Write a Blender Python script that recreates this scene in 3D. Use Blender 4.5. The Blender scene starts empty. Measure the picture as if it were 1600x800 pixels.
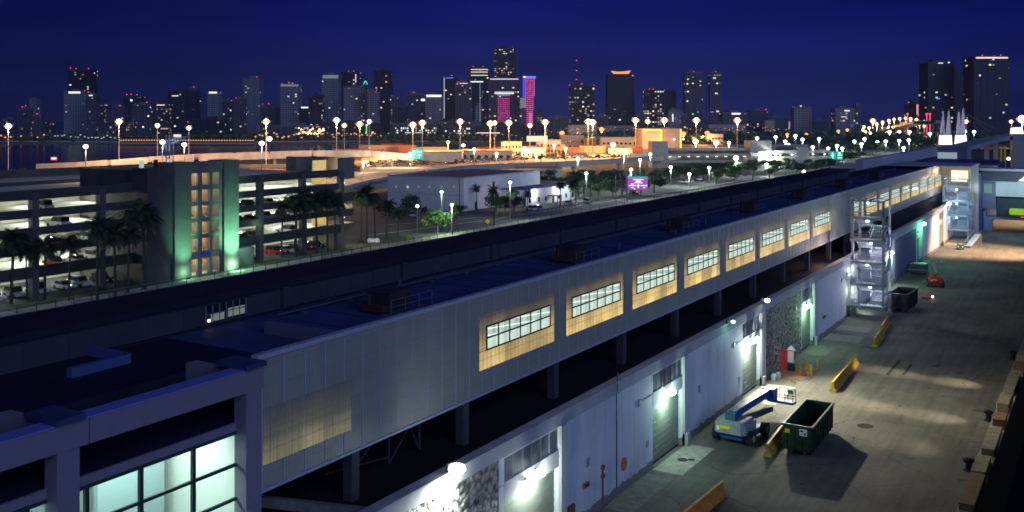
import bpy, math, random
from mathutils import Vector, Matrix
R = math.radians
random.seed(7)
S = bpy.context.scene
COL = S.collection
# ---------------------------------------------------------------- camera, world, light, exposure
CAMH = 28.0
cd = bpy.data.cameras.new('camera'); cam = bpy.data.objects.new('camera', cd); COL.objects.link(cam)
cam.location = (0, 0, CAMH); cam.rotation_euler = (R(90), 0, R(31))
cd.sensor_width = 36; cd.lens = 1555 / 1600 * 36; cd.shift_y = -217 / 1600
cd.clip_start = 0.5; cd.clip_end = 12000
S.camera = cam
S.view_settings.view_transform = 'Standard'; S.view_settings.look = 'None'
S.view_settings.exposure = 0.0; S.view_settings.gamma = 1.0; S.view_settings.use_curve_mapping = False
S.cycles.use_denoising = True
S.cycles.max_bounces = 5; S.cycles.diffuse_bounces = 2; S.cycles.glossy_bounces = 2; S.cycles.transmission_bounces = 4
S.cycles.transparent_max_bounces = 6; S.cycles.sample_clamp_indirect = 2.0; S.cycles.sample_clamp_direct = 0
S.cycles.caustics_reflective = False; S.cycles.caustics_refractive = False
S.cycles.filter_width = 1.7

w = bpy.data.worlds.new('World'); S.world = w; w.use_nodes = True
nt = w.node_tree; nt.nodes.clear()
def N(t, k, **p):
    n = t.nodes.new(k)
    for a, b in p.items():
        if a.startswith('i_'): n.inputs[a[2:].replace('_', ' ')].default_value = b
        else: setattr(n, a, b)
    return n
def lk(t, a, b): t.links.new(a, b)
def ramp(t, stops, fac=None, interp='LINEAR'):
    n = t.nodes.new('ShaderNodeValToRGB'); n.color_ramp.interpolation = interp
    el = n.color_ramp.elements
    while len(el) < len(stops): el.new(0.5)
    for e, (p, c) in zip(el, stops): e.position = p; e.color = (*c, 1) if len(c) == 3 else c
    if fac is not None: lk(t, fac, n.inputs[0])
    return n
def mth(t, op, a, b=None, c=None):
    n = t.nodes.new('ShaderNodeMath'); n.operation = op
    for i, v in enumerate((a, b, c)):
        if v is None: continue
        if isinstance(v, (int, float)): n.inputs[i].default_value = v
        else: lk(t, v, n.inputs[i])
    return n.outputs[0]
def s2l(c): return tuple((x / 255 / 12.92) if x < 10.3 else ((x / 255 + .055) / 1.055) ** 2.4 for x in c)
tc = N(nt, 'ShaderNodeTexCoord'); sp = N(nt, 'ShaderNodeSeparateXYZ'); lk(nt, tc.outputs['Generated'], sp.inputs[0])
zz = mth(nt, 'MULTIPLY', sp.outputs[2], 2.5)
rp = ramp(nt, [(0, s2l((30, 30, 84))), (.07, s2l((26, 33, 92))), (.14, s2l((20, 27, 98))), (.24, s2l((8, 18, 100))),
               (.34, s2l((2, 12, 92))), (1, s2l((2, 10, 84)))], zz)
# the glow of the city is stronger towards the middle of the skyline
dx = N(nt, 'ShaderNodeVectorMath', operation='DOT_PRODUCT'); lk(nt, tc.outputs['Generated'], dx.inputs[0]); dx.inputs[1].default_value = (-.43, .9, 0)
gl = mth(nt, 'MULTIPLY_ADD', mth(nt, 'POWER', mth(nt, 'MAXIMUM', dx.outputs['Value'], 0), 14), .62, .40)
nz = N(nt, 'ShaderNodeTexNoise', i_Scale=3.5, i_Detail=6.0); mp = N(nt, 'ShaderNodeMapping'); mp.inputs['Scale'].default_value = (1, 1, 9)
lk(nt, tc.outputs['Generated'], mp.inputs[0]); lk(nt, mp.outputs[0], nz.inputs['Vector'])
cl = mth(nt, 'MULTIPLY_ADD', nz.outputs[0], 1.3, .36)
bg = N(nt, 'ShaderNodeBackground'); lk(nt, rp.outputs[0], bg.inputs[0]); lk(nt, mth(nt, 'MULTIPLY', gl, cl), bg.inputs[1])
wo = N(nt, 'ShaderNodeOutputWorld'); lk(nt, bg.outputs[0], wo.inputs[0])

# ship-lit night: one soft weak sun added as bluish fill from over the ship
sl = bpy.data.lights.new('sun', 'SUN'); sl.energy = 1.15; sl.angle = R(40); sl.color = (.34, .50, 1.0)
so = bpy.data.objects.new('sun', sl); COL.objects.link(so)
so.rotation_euler = Vector((-0.80, .42, -.42)).to_track_quat('-Z', 'Y').to_euler()

def light(kind, loc, power, color=(1, 1, 1), size=.3, aim=None, spot=None, blend=.6, parent=None, sy=None):
    l = bpy.data.lights.new('light', kind); l.energy = power; l.color = color
    if kind == 'AREA':
        l.size = size
        if sy: l.shape = 'RECTANGLE'; l.size_y = sy
    else: l.shadow_soft_size = size
    if kind == 'SPOT': l.spot_size = R(spot or 90); l.spot_blend = blend
    o = bpy.data.objects.new('light', l); COL.objects.link(o); o.location = loc
    if aim is not None: o.rotation_euler = (Vector(aim) - Vector(loc)).to_track_quat('-Z', 'Y').to_euler()
    if parent: o.parent = parent; o.location = Vector(loc) - parent.location
    return o
# deck floodlights of the moored ship, just outside the frame over the quay edge
WARM = (1, .80, .52)
for (lx, ly, tx, ty, p, sp_) in ((-4.5, 88, -15, 90, 9000, 22), (-4.5, 99, -14, 100, 15000, 21), (-4.5, 98, -21, 101, 34000, 17), (-4.5, 113, -14, 114, 15000, 20), (-4.5, 112, -21, 115, 36000, 16), (-3, 96, -13, 100, 4500, 46), (-4, 226, -22, 228, 260000, 60),
                                 (-3, 48, -22, 76, 700, 70), (-4, 150, -18, 160, 1200, 80), (-9, 300, -22, 300, 110000, 100)):
    light('SPOT', (lx, ly, 10 if sp_ < 30 else 24), p, WARM if ly < 200 else (1, .62, .36), .5, (tx, ty, 0), sp_, .9)

# ---------------------------------------------------------------- picture geometry to metres
F = 1555.0; VY = 183.0; CS, SN = math.cos(R(31)), math.sin(R(31))
def dirv(px): u = (px - 800) / F; return (-SN + CS * u, CS + SN * u)
def D(px, t): d = dirv(px); return (d[0] * t, d[1] * t)
def G(px, py, z=0.0):
    t = (CAMH - z) * F / (py - VY); d = dirv(px); return (d[0] * t, d[1] * t, t)
def Z(py, t): return CAMH - (py - VY) / F * t
CY = R(31)

# ---------------------------------------------------------------- mesh helper
class MB:
    def __init__(s): s.v = []; s.f = []; s.m = []; s.k = 0
    def quad(s, *p):
        n = len(s.v); s.v += [tuple(q) for q in p]; s.f.append(tuple(range(n, n + len(p)))); s.m.append(s.k); return s
    def box(s, x0, x1, y0, y1, z0, z1, M=None, bev=0):
        n = len(s.v)
        if x0 > x1: x0, x1 = x1, x0
        if y0 > y1: y0, y1 = y1, y0
        if z0 > z1: z0, z1 = z1, z0
        P = [Vector((x, y, z)) for z in (z0, z1) for x, y in ((x0, y0), (x1, y0), (x1, y1), (x0, y1))]
        if M is not None: P = [M @ p for p in P]
        s.v += [tuple(p) for p in P]
        for q in ((3, 2, 1, 0), (4, 5, 6, 7), (0, 1, 5, 4), (1, 2, 6, 5), (2, 3, 7, 6), (3, 0, 4, 7)):
            s.f.append(tuple(n + i for i in q)); s.m.append(s.k)
        return s
    def prism(s, poly, z0, z1, M=None):
        a = sum(poly[i][0] * poly[(i + 1) % len(poly)][1] - poly[(i + 1) % len(poly)][0] * poly[i][1] for i in range(len(poly)))
        if a < 0: poly = poly[::-1]
        n = len(s.v); k = len(poly)
        P = [Vector((x, y, z0)) for x, y in poly] + [Vector((x, y, z1)) for x, y in poly]
        if M is not None: P = [M @ p for p in P]
        s.v += [tuple(p) for p in P]
        s.f.append(tuple(n + i for i in range(k))[::-1]); s.f.append(tuple(n + k + i for i in range(k)))
        for i in range(k): j = (i + 1) % k; s.f.append((n + i, n + j, n + k + j, n + k + i))
        s.m += [s.k] * (k + 2); return s
    def tube(s, p0, p1, r0, r1=None, n=6, cap=True):
        r1 = r0 if r1 is None else r1
        p0, p1 = Vector(p0), Vector(p1); d = (p1 - p0)
        if d.length < 1e-6: return s
        d.normalize(); a = d.orthogonal().normalized(); b = d.cross(a); k = len(s.v)
        for p, r in ((p0, r0), (p1, r1)):
            for i in range(n):
                t = 2 * math.pi * i / n; s.v.append(tuple(p + (a * math.cos(t) + b * math.sin(t)) * r))
        for i in range(n): j = (i + 1) % n; s.f.append((k + i, k + j, k + n + j, k + n + i)); s.m.append(s.k)
        if cap: s.f.append(tuple(k + i for i in range(n))[::-1]); s.f.append(tuple(k + n + i for i in range(n))); s.m += [s.k] * 2
        return s
    def bar(s, p0, p1, wd, h=None):
        h = h or wd; p0, p1 = Vector(p0), Vector(p1); d = p1 - p0; L = d.length
        if L < 1e-6: return s
        q = d.to_track_quat('Y', 'Z').to_matrix().to_4x4(); q.translation = p0
        return s.box(-wd / 2, wd / 2, 0, L, -h / 2, h / 2, q)
    def lathe(s, c, prof, n=10):
        k = len(s.v)
        for r, z in prof:
            for i in range(n): t = 2 * math.pi * i / n; s.v.append((c[0] + r * math.cos(t), c[1] + r * math.sin(t), c[2] + z))
        for q in range(len(prof) - 1):
            for i in range(n): j = (i + 1) % n; s.f.append((k + q * n + i, k + q * n + j, k + (q + 1) * n + j, k + (q + 1) * n + i)); s.m.append(s.k)
        s.f.append(tuple(k + i for i in range(n))[::-1]); s.f.append(tuple(k + (len(prof) - 1) * n + i for i in range(n))); s.m += [s.k] * 2
        return s
    def mesh(s, name, mats, smooth=False):
        me = bpy.data.meshes.new(name); me.from_pydata(s.v, [], s.f)
        if not isinstance(mats, (list, tuple)): mats = [mats]
        for m in mats: me.materials.append(m)
        if len(mats) > 1: me.polygons.foreach_set('material_index', s.m)
        if smooth: me.polygons.foreach_set('use_smooth', [True] * len(s.f))
        me.update(); return me
    def build(s, name, mats, parent=None, loc=None, rz=0, smooth=False):
        """vertices are local to the parent (or world when there is none)"""
        o = bpy.data.objects.new(name, s.mesh(name, mats, smooth)); COL.objects.link(o)
        if loc is not None: o.location = loc
        if rz: o.rotation_euler.z = rz
        if parent is not None: o.parent = parent
        return o
def tag(o, label, cat=None, group=None, kind=None):
    o['label'] = label
    if cat: o['category'] = cat
    if group: o['group'] = group
    if kind: o['kind'] = kind
    return o
def thing(name, label, cat, loc=(0, 0, 0), rz=0, group=None):
    o = bpy.data.objects.new(name, None); COL.objects.link(o); o.location = loc; o.rotation_euler.z = rz
    return tag(o, label, cat, group)
def struct(o, kind='structure'): o['kind'] = kind; return o
KIDS = {}
def dup(root, loc, rz=None, label=None, group=None, scale=None, swap=None):
    def cp(o, par):
        c = o.copy(); COL.objects.link(c)
        if par is not None: c.parent = par
        if swap and o.name.split('.')[0] in swap: c.data = swap[o.name.split('.')[0]]
        for ch in kids(o): cp(ch, c)
        return c
    r = cp(root, None); r.location = loc
    if rz is not None: r.rotation_euler.z = rz
    if label: r['label'] = label
    if group: r['group'] = group
    if scale: r.scale = (scale,) * 3
    return r
def kids(o):
    if o.name not in KIDS: KIDS[o.name] = [c for c in o.children]
    return KIDS[o.name]
ORD = ['first', 'second', 'third', 'fourth', 'fifth', 'sixth', 'seventh', 'eighth', 'ninth', 'tenth', 'eleventh', 'twelfth', 'thirteenth',
       'fourteenth', 'fifteenth', 'sixteenth', 'seventeenth', 'eighteenth', 'nineteenth', 'twentieth']
TENS = {2: 'twenty', 3: 'thirty', 4: 'forty', 5: 'fifty', 6: 'sixty', 7: 'seventy', 8: 'eighty', 9: 'ninety'}
def ordl(i):
    if i < 20: return ORD[i]
    n = i + 1
    if n > 99: return ('hundredth' if n == 100 else 'hundred and ' + ordl(n - 101) if n < 200 else 'two hundredth' if n == 200 else 'two hundred and ' + ordl(n - 201))
    return (TENS[n // 10] + '-' + ORD[n % 10 - 1]) if n % 10 else TENS[n // 10][:-1] + 'ieth'

# ---------------------------------------------------------------- materials
def mat(name, col, rough=.7, metal=0, noise=.0, nscale=1.0, bump=0, bscale=8, spec=.3, emis=None, es=0, stretch=None, alpha=None):
    m = bpy.data.materials.new(name); m.use_nodes = True; t = m.node_tree; b = t.nodes['Principled BSDF']
    b.inputs['Base Color'].default_value = (*col, 1); b.inputs['Roughness'].default_value = rough; b.inputs['Metallic'].default_value = metal
    b.inputs['Specular IOR Level'].default_value = spec
    if noise or bump:
        c = N(t, 'ShaderNodeTexCoord'); v = c.outputs['Object']
        if stretch: q = N(t, 'ShaderNodeMapping'); q.inputs['Scale'].default_value = stretch; lk(t, v, q.inputs[0]); v = q.outputs[0]
    if noise:
        n = N(t, 'ShaderNodeTexNoise', i_Scale=nscale, i_Detail=6.0, i_Roughness=.65); lk(t, v, n.inputs['Vector'])
        lo = tuple(x * (1 - noise) for x in col); hi = tuple(min(1, x * (1 + noise)) for x in col)
        r = ramp(t, [(.3, lo), (.7, hi)], n.outputs[0]); lk(t, r.outputs[0], b.inputs['Base Color'])
    if bump:
        n = N(t, 'ShaderNodeTexNoise', i_Scale=float(bscale), i_Detail=4.0); lk(t, v, n.inputs['Vector'])
        u = N(t, 'ShaderNodeBump', i_Strength=float(bump), i_Distance=.05); lk(t, n.outputs[0], u.inputs['Height']); lk(t, u.outputs[0], b.inputs['Normal'])
    if emis: b.inputs['Emission Color'].default_value = (*emis, 1); b.inputs['Emission Strength'].default_value = es; m.cycles.emission_sampling = 'NONE'
    return m
def glow(name, col, s, sample=False):
    m = bpy.data.materials.new(name); m.use_nodes = True; t = m.node_tree; t.nodes.clear()
    e = N(t, 'ShaderNodeEmission'); e.inputs[0].default_value = (*col, 1); e.inputs[1].default_value = s
    o = N(t, 'ShaderNodeOutputMaterial'); lk(t, e.outputs[0], o.inputs[0])
    m.cycles.emission_sampling = 'AUTO' if sample else 'NONE'
    return m
def tower_mat(name, base, glass, prob, cw=3.6, ch=3.4, warm=.5, strength=2.0, vert=0.0, seed=0.0, tint=None, rowp=0.0, pw=2.5):
    """facade of floors and window bays, a share of the windows lit"""
    m = bpy.data.materials.new(name); m.use_nodes = True; t = m.node_tree; b = t.nodes['Principled BSDF']
    c = N(t, 'ShaderNodeTexCoord'); s = N(t, 'ShaderNodeSeparateXYZ'); lk(t, c.outputs['Object'], s.inputs[0])
    oi = N(t, 'ShaderNodeObjectInfo')
    u = mth(t, 'DIVIDE', mth(t, 'ADD', s.outputs[0], s.outputs[1]), cw); v = mth(t, 'DIVIDE', s.outputs[2], ch)
    fu, fv = mth(t, 'FLOOR', u), mth(t, 'FLOOR', v); ru, rv = mth(t, 'FRACT', u), mth(t, 'FRACT', v)
    cb = N(t, 'ShaderNodeCombineXYZ'); lk(t, fu, cb.inputs[0]); lk(t, fv, cb.inputs[1]); lk(t, mth(t, 'MULTIPLY_ADD', oi.outputs['Random'], 913.0, seed), cb.inputs[2])
    wn = N(t, 'ShaderNodeTexWhiteNoise'); lk(t, cb.outputs[0], wn.inputs['Vector'])
    cb2 = N(t, 'ShaderNodeCombineXYZ'); lk(t, fv, cb2.inputs[0]); lk(t, mth(t, 'MULTIPLY_ADD', oi.outputs['Random'], 517.0, seed), cb2.inputs[1])
    wr = N(t, 'ShaderNodeTexWhiteNoise'); lk(t, cb2.outputs[0], wr.inputs['Vector'])
    # clumps of lit rooms: low frequency noise moves the share
    ns = N(t, 'ShaderNodeTexNoise', i_Scale=.03, i_Detail=1.0); lk(t, c.outputs['Object'], ns.inputs['Vector'])
    th = mth(t, 'MULTIPLY', ns.outputs[0], prob * 2.0)
    th = mth(t, 'ADD', th, mth(t, 'MULTIPLY', mth(t, 'LESS_THAN', wr.outputs[0], rowp), .7))
    lit = mth(t, 'LESS_THAN', wn.outputs['Value'], th)
    msk = mth(t, 'MULTIPLY', mth(t, 'MULTIPLY', mth(t, 'GREATER_THAN', ru, .18), mth(t, 'LESS_THAN', ru, .86)), mth(t, 'MULTIPLY', mth(t, 'GREATER_THAN', rv, .2), mth(t, 'LESS_THAN', rv, .78)))
    mx = N(t, 'ShaderNodeMix', data_type='RGBA'); lk(t, msk, mx.inputs[0]); mx.inputs[6].default_value = (*base, 1); mx.inputs[7].default_value = (*glass, 1)
    lk(t, mx.outputs[2], b.inputs['Base Color'])
    sc = N(t, 'ShaderNodeSeparateColor'); lk(t, wn.outputs['Color'], sc.inputs[0])
    cc = ramp(t, [(0, (1, .55, .2)), (warm * .7, (1, .8, .5)), (warm, (1, .95, .85)), (1, (.75, .9, 1))] if tint is None else [(0, tint), (1, tint)], sc.outputs[1])
    lk(t, cc.outputs[0], b.inputs['Emission Color'])
    st = mth(t, 'MULTIPLY', mth(t, 'MULTIPLY', lit, msk), mth(t, 'MULTIPLY', mth(t, 'POWER', sc.outputs[2], pw), strength))
    lk(t, st, b.inputs['Emission Strength']); b.inputs['Roughness'].default_value = .45; b.inputs['Specular IOR Level'].default_value = .3
    m.cycles.emission_sampling = 'NONE'
    return m
M = {}
M['dark_roof'] = mat('dark_roof', (.016, .018, .035), .75, noise=.25, nscale=.35, bump=.1, spec=.15)
M['roof_blue'] = mat('roof_blue', (.040, .055, .15), .6, noise=.45, nscale=.22, bump=.15, bscale=2, spec=.3)
M['white_wall'] = mat('white_wall', (.34, .34, .36), .8, noise=.16, nscale=.5, bump=.1, bscale=3, stretch=(1, 1, .35))
M['frame_white'] = mat('frame_white', (.21, .18, .23), .75, noise=.06, nscale=2)
M['concrete'] = mat('concrete', (.30, .29, .27), .9, noise=.3, nscale=1.2, bump=.2)
M['pad'] = mat('pad', (.27, .27, .22), .9, noise=.3, nscale=1.5, bump=.2)
M['pad_dark'] = mat('pad_dark', (.15, .145, .12), .9, noise=.35, nscale=1.5, bump=.2)
M['trim'] = mat('trim', (.36, .38, .46), .6, noise=.05)
M['steel'] = mat('steel', (.20, .23, .28), .45, .3, noise=.12, nscale=3)
M['blue_steel'] = mat('blue_steel', (.22, .36, .55), .45, .2, noise=.12, nscale=3)
M['dark_steel'] = mat('dark_steel', (.05, .055, .07), .5, .3)
M['black'] = mat('black', (.012, .012, .015), .7)
M['rubber'] = mat('rubber', (.02, .02, .02), .85, noise=.3, nscale=8)
M['yellow'] = mat('yellow', (.42, .26, .03), .65, noise=.55, nscale=1.6, bump=.2)
M['red'] = mat('red', (.42, .03, .02), .55, noise=.15, nscale=3)
M['redpanel'] = mat('redpanel', (.5, .10, .06), .55, noise=.1)
M['white'] = mat('white', (.75, .76, .74), .5)
M['green_bin'] = mat('green_bin', (.010, .035, .016), .55, noise=.65, nscale=1.3, bump=.35)
M['bin_in'] = mat('bin_in', (.03, .022, .018), .9, noise=.5, nscale=2)
M['lift_blue'] = mat('lift_blue', (.015, .08, .27), .4, noise=.1, nscale=3)
M['lift_teal'] = mat('lift_teal', (.02, .12, .14), .45, noise=.1)
M['lift_grey'] = mat('lift_grey', (.26, .29, .29), .55, noise=.25)
M['louver'] = mat('louver', (.20, .21, .23), .6)
M['orange'] = mat('orange', (.7, .2, .03), .6)
M['rust'] = mat('rust', (.28, .08, .03), .8, noise=.4, nscale=2)
M['brick'] = mat('brick', (.30, .12, .06), .85, noise=.2, nscale=2)
M['far_white'] = mat('far_white', (.42, .40, .36), .8, noise=.12, nscale=.3)
M['sand'] = mat('sand', (.42, .37, .3), .9, noise=.25, nscale=.2)
M['pole'] = mat('pole', (.16, .16, .16), .6, .2)
M['mastpole'] = mat('mastpole', (.3, .29, .27), .6, .2)
M['glass_dark'] = mat('glass_dark', (.01, .014, .02), .12, spec=.6)
M['trunk'] = mat('trunk', (.16, .13, .10), .9, noise=.3, nscale=4)
M['leaf'] = mat('leaf', (.035, .07, .022), .7, noise=.5, nscale=1.5)
M['leaf_lit'] = mat('leaf_lit', (.05, .11, .03), .7, noise=.4, nscale=1.5)  # lighter leaf copy: lamp light on these trees is put in the colour
M['palm'] = mat('palm', (.028, .05, .022), .65, noise=.4, nscale=1.2)
M['grass'] = mat('grass', (.035, .07, .02), .9, noise=.4, nscale=.4)
M['sign_yellow'] = mat('sign_yellow', (.8, .55, .02), .5)
M['sign_green'] = mat('sign_green', (.0, .3, .2), .5, emis=(.0, .55, .38), es=.7)
M['gl_white'] = glow('gl_white', (.95, 1, .98), 9)
M['gl_cool'] = glow('gl_cool', (.75, .95, 1), 9)
M['gl_green'] = glow('gl_green', (.35, 1, .65), 9)
M['gl_warm'] = glow('gl_warm', (1, .82, .6), 6)
M['gl_sod'] = glow('gl_sod', (1, .62, .28), 7)
M['gl_sod2'] = glow('gl_sod2', (1, .36, .10), 2.2)
M['gl_rim'] = glow('gl_rim', (1, .42, .14), 1.1)
M['gl_rimw'] = glow('gl_rimw', (.6, .75, .8), .7)
M['gl_red'] = glow('gl_red', (1, .04, .10), 3.5)
M['gl_pink'] = glow('gl_pink', (.9, .12, .6), 1.0)
M['gl_blue'] = glow('gl_blue', (.10, .16, 1), 1.8)
M['gl_purple'] = glow('gl_purple', (.45, .15, .8), .9)
M['gl_gold'] = glow('gl_gold', (1, .55, .08), 2.2)
M['gl_g'] = glow('gl_g', (.05, 1, .3), 1.5)
M['tube'] = glow('tube', (.9, 1, .92), 3.0)
# ---------------------------------------------------------------- special terminal materials
def corrugated(name, base, em=None, es=0, z0=12.0, z1=15.5, fade=.3, low=None):
    m = bpy.data.materials.new(name); m.use_nodes = True; t = m.node_tree; b = t.nodes['Principled BSDF']
    c = N(t, 'ShaderNodeTexCoord'); s = N(t, 'ShaderNodeSeparateXYZ'); lk(t, c.outputs['Object'], s.inputs[0])
    rib = mth(t, 'SINE', mth(t, 'MULTIPLY', s.outputs[1], 2 * math.pi / .21))
    n = N(t, 'ShaderNodeTexNoise', i_Scale=.6, i_Detail=5.0); lk(t, c.outputs['Object'], n.inputs['Vector'])
    # panels differ a little in age
    pn = N(t, 'ShaderNodeTexWhiteNoise', noise_dimensions='1D'); lk(t, mth(t, 'FLOOR', mth(t, 'DIVIDE', s.outputs[1], 1.465)), pn.inputs['W'])
    k = mth(t, 'MULTIPLY', mth(t, 'MULTIPLY_ADD', n.outputs[0], .3, .83), mth(t, 'MULTIPLY_ADD', pn.outputs[0], .08, .96))
    k = mth(t, 'MULTIPLY', k, mth(t, 'MULTIPLY_ADD', rib, .05, .97))
    k = mth(t, 'MULTIPLY', k, mth(t, 'MULTIPLY_ADD', mth(t, 'LESS_THAN', mth(t, 'FRACT', mth(t, 'DIVIDE', s.outputs[2], 1.02)), .06), -.11, 1))
    mx = N(t, 'ShaderNodeVectorMath', operation='SCALE'); mx.inputs[0].default_value = base; lk(t, k, mx.inputs['Scale']); lk(t, mx.outputs[0], b.inputs['Base Color'])
    bp = N(t, 'ShaderNodeBump', i_Strength=.22, i_Distance=.02); lk(t, rib, bp.inputs['Height']); lk(t, bp.outputs[0], b.inputs['Normal'])
    b.inputs['Roughness'].default_value = .55
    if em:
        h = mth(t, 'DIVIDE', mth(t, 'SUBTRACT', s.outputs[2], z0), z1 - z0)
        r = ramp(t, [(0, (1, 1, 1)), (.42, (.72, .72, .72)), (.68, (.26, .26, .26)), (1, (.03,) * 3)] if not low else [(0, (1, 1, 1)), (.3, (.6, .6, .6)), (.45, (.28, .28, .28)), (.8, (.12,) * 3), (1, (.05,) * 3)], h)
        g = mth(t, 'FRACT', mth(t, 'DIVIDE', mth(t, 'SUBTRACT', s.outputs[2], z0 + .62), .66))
        girt = mth(t, 'MULTIPLY_ADD', mth(t, 'LESS_THAN', g, .07), -.5, 1)  # shadows of girts behind the translucent panel, painted into its emission
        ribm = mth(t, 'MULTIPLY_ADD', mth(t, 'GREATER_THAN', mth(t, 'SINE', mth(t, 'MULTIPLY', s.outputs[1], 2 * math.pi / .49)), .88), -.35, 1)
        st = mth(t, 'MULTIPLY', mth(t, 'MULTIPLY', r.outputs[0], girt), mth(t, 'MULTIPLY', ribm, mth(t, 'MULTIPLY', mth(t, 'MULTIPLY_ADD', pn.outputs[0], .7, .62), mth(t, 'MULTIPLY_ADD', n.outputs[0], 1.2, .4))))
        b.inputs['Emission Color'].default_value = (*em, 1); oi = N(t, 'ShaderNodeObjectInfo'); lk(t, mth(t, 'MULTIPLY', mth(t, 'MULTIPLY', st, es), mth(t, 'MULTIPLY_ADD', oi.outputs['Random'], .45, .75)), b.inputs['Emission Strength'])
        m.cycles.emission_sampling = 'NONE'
    return m
M['corr'] = corrugated('corr', (.31, .30, .25))
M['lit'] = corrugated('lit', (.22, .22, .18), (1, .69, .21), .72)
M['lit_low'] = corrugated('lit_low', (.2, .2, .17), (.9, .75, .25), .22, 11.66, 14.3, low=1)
def pane_mat():
    m = bpy.data.materials.new('pane'); m.use_nodes = True; t = m.node_tree; b = t.nodes['Principled BSDF']
    b.inputs['Base Color'].default_value = (.03, .04, .04, 1); b.inputs['Roughness'].default_value = .1
    c = N(t, 'ShaderNodeTexCoord'); s = N(t, 'ShaderNodeSeparateXYZ'); lk(t, c.outputs['Object'], s.inputs[0])
    # the room behind: rows of ceiling tubes above, pale walls and blinds below
    up = mth(t, 'GREATER_THAN', s.outputs[2], 13.93)
    tb = mth(t, 'LESS_THAN', mth(t, 'FRACT', mth(t, 'ADD', mth(t, 'MULTIPLY', s.outputs[1], .21), mth(t, 'MULTIPLY', s.outputs[2], 2.4))), .16)
    col = mth(t, 'LESS_THAN', mth(t, 'FRACT', mth(t, 'MULTIPLY', s.outputs[1], .684)), .30)
    n = N(t, 'ShaderNodeTexNoise', i_Scale=1.7, i_Detail=3.0); lk(t, c.outputs['Object'], n.inputs['Vector'])
    base = mth(t, 'MULTIPLY_ADD', n.outputs[0], .4, .58)
    a = mth(t, 'ADD', base, mth(t, 'MULTIPLY', mth(t, 'MULTIPLY', up, tb), .9))
    a = mth(t, 'SUBTRACT', a, mth(t, 'MULTIPLY', up, .10)); a = mth(t, 'SUBTRACT', a, mth(t, 'MULTIPLY', col, .16))
    a = mth(t, 'ADD', a, mth(t, 'MULTIPLY', mth(t, 'SUBTRACT', 1.0, up), .10))
    b.inputs['Emission Color'].default_value = (.72, .90, .78, 1); lk(t, mth(t, 'MAXIMUM', a, .05), b.inputs['Emission Strength'])
    m.cycles.emission_sampling = 'NONE'; return m
M['pane'] = pane_mat()
def stone_mat():
    m = bpy.data.materials.new('stone'); m.use_nodes = True; t = m.node_tree; b = t.nodes['Principled BSDF']
    c = N(t, 'ShaderNodeTexCoord')
    v = N(t, 'ShaderNodeTexVoronoi', i_Scale=2.6, feature='F1'); lk(t, c.outputs['Object'], v.inputs['Vector'])
    n = N(t, 'ShaderNodeTexNoise', i_Scale=5.0, i_Detail=4.0); lk(t, c.outputs['Object'], n.inputs['Vector'])
    h = mth(t, 'ADD', mth(t, 'MULTIPLY', v.outputs['Distance'], -1.4), n.outputs[0])
    bp = N(t, 'ShaderNodeBump', i_Strength=1.0, i_Distance=.32); lk(t, h, bp.inputs['Height']); lk(t, bp.outputs[0], b.inputs['Normal'])
    r = ramp(t, [(.0, (.40, .38, .33)), (.45, (.28, .27, .24)), (.75, (.09, .085, .08))], v.outputs['Distance']); lk(t, r.outputs[0], b.inputs['Base Color'])
    b.inputs['Roughness'].default_value = .9; return m
M['stone'] = stone_mat()
def wallpaint():
    m = bpy.data.materials.new('dock_paint'); m.use_nodes = True; t = m.node_tree; b = t.nodes['Principled BSDF']
    c = N(t, 'ShaderNodeTexCoord'); mp = N(t, 'ShaderNodeMapping'); mp.inputs['Scale'].default_value = (1, 1.1, .16); lk(t, c.outputs['Object'], mp.inputs[0])
    n = N(t, 'ShaderNodeTexNoise', i_Scale=1.3, i_Detail=7.0, i_Roughness=.7); lk(t, mp.outputs[0], n.inputs['Vector'])
    n2 = N(t, 'ShaderNodeTexNoise', i_Scale=.25, i_Detail=5.0); lk(t, c.outputs['Object'], n2.inputs['Vector'])
    s = N(t, 'ShaderNodeSeparateXYZ'); lk(t, c.outputs['Object'], s.inputs[0])
    # splash-back dirt on the lowest half metre
    dirt = mth(t, 'MULTIPLY', mth(t, 'LESS_THAN', mth(t, 'SUBTRACT', s.outputs[2], mth(t, 'MULTIPLY', n.outputs[0], 1.1)), .1), .5)
    f = mth(t, 'SUBTRACT', mth(t, 'ADD', mth(t, 'MULTIPLY', n.outputs[0], .55), mth(t, 'MULTIPLY', n2.outputs[0], .5)), dirt)
    r = ramp(t, [(.12, (.17, .16, .15)), (.38, (.40, .42, .44)), (.56, (.54, .57, .62))], f); lk(t, r.outputs[0], b.inputs['Base Color'])
    b.inputs['Roughness'].default_value = .8; return m
M['dock_paint'] = wallpaint()
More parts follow.
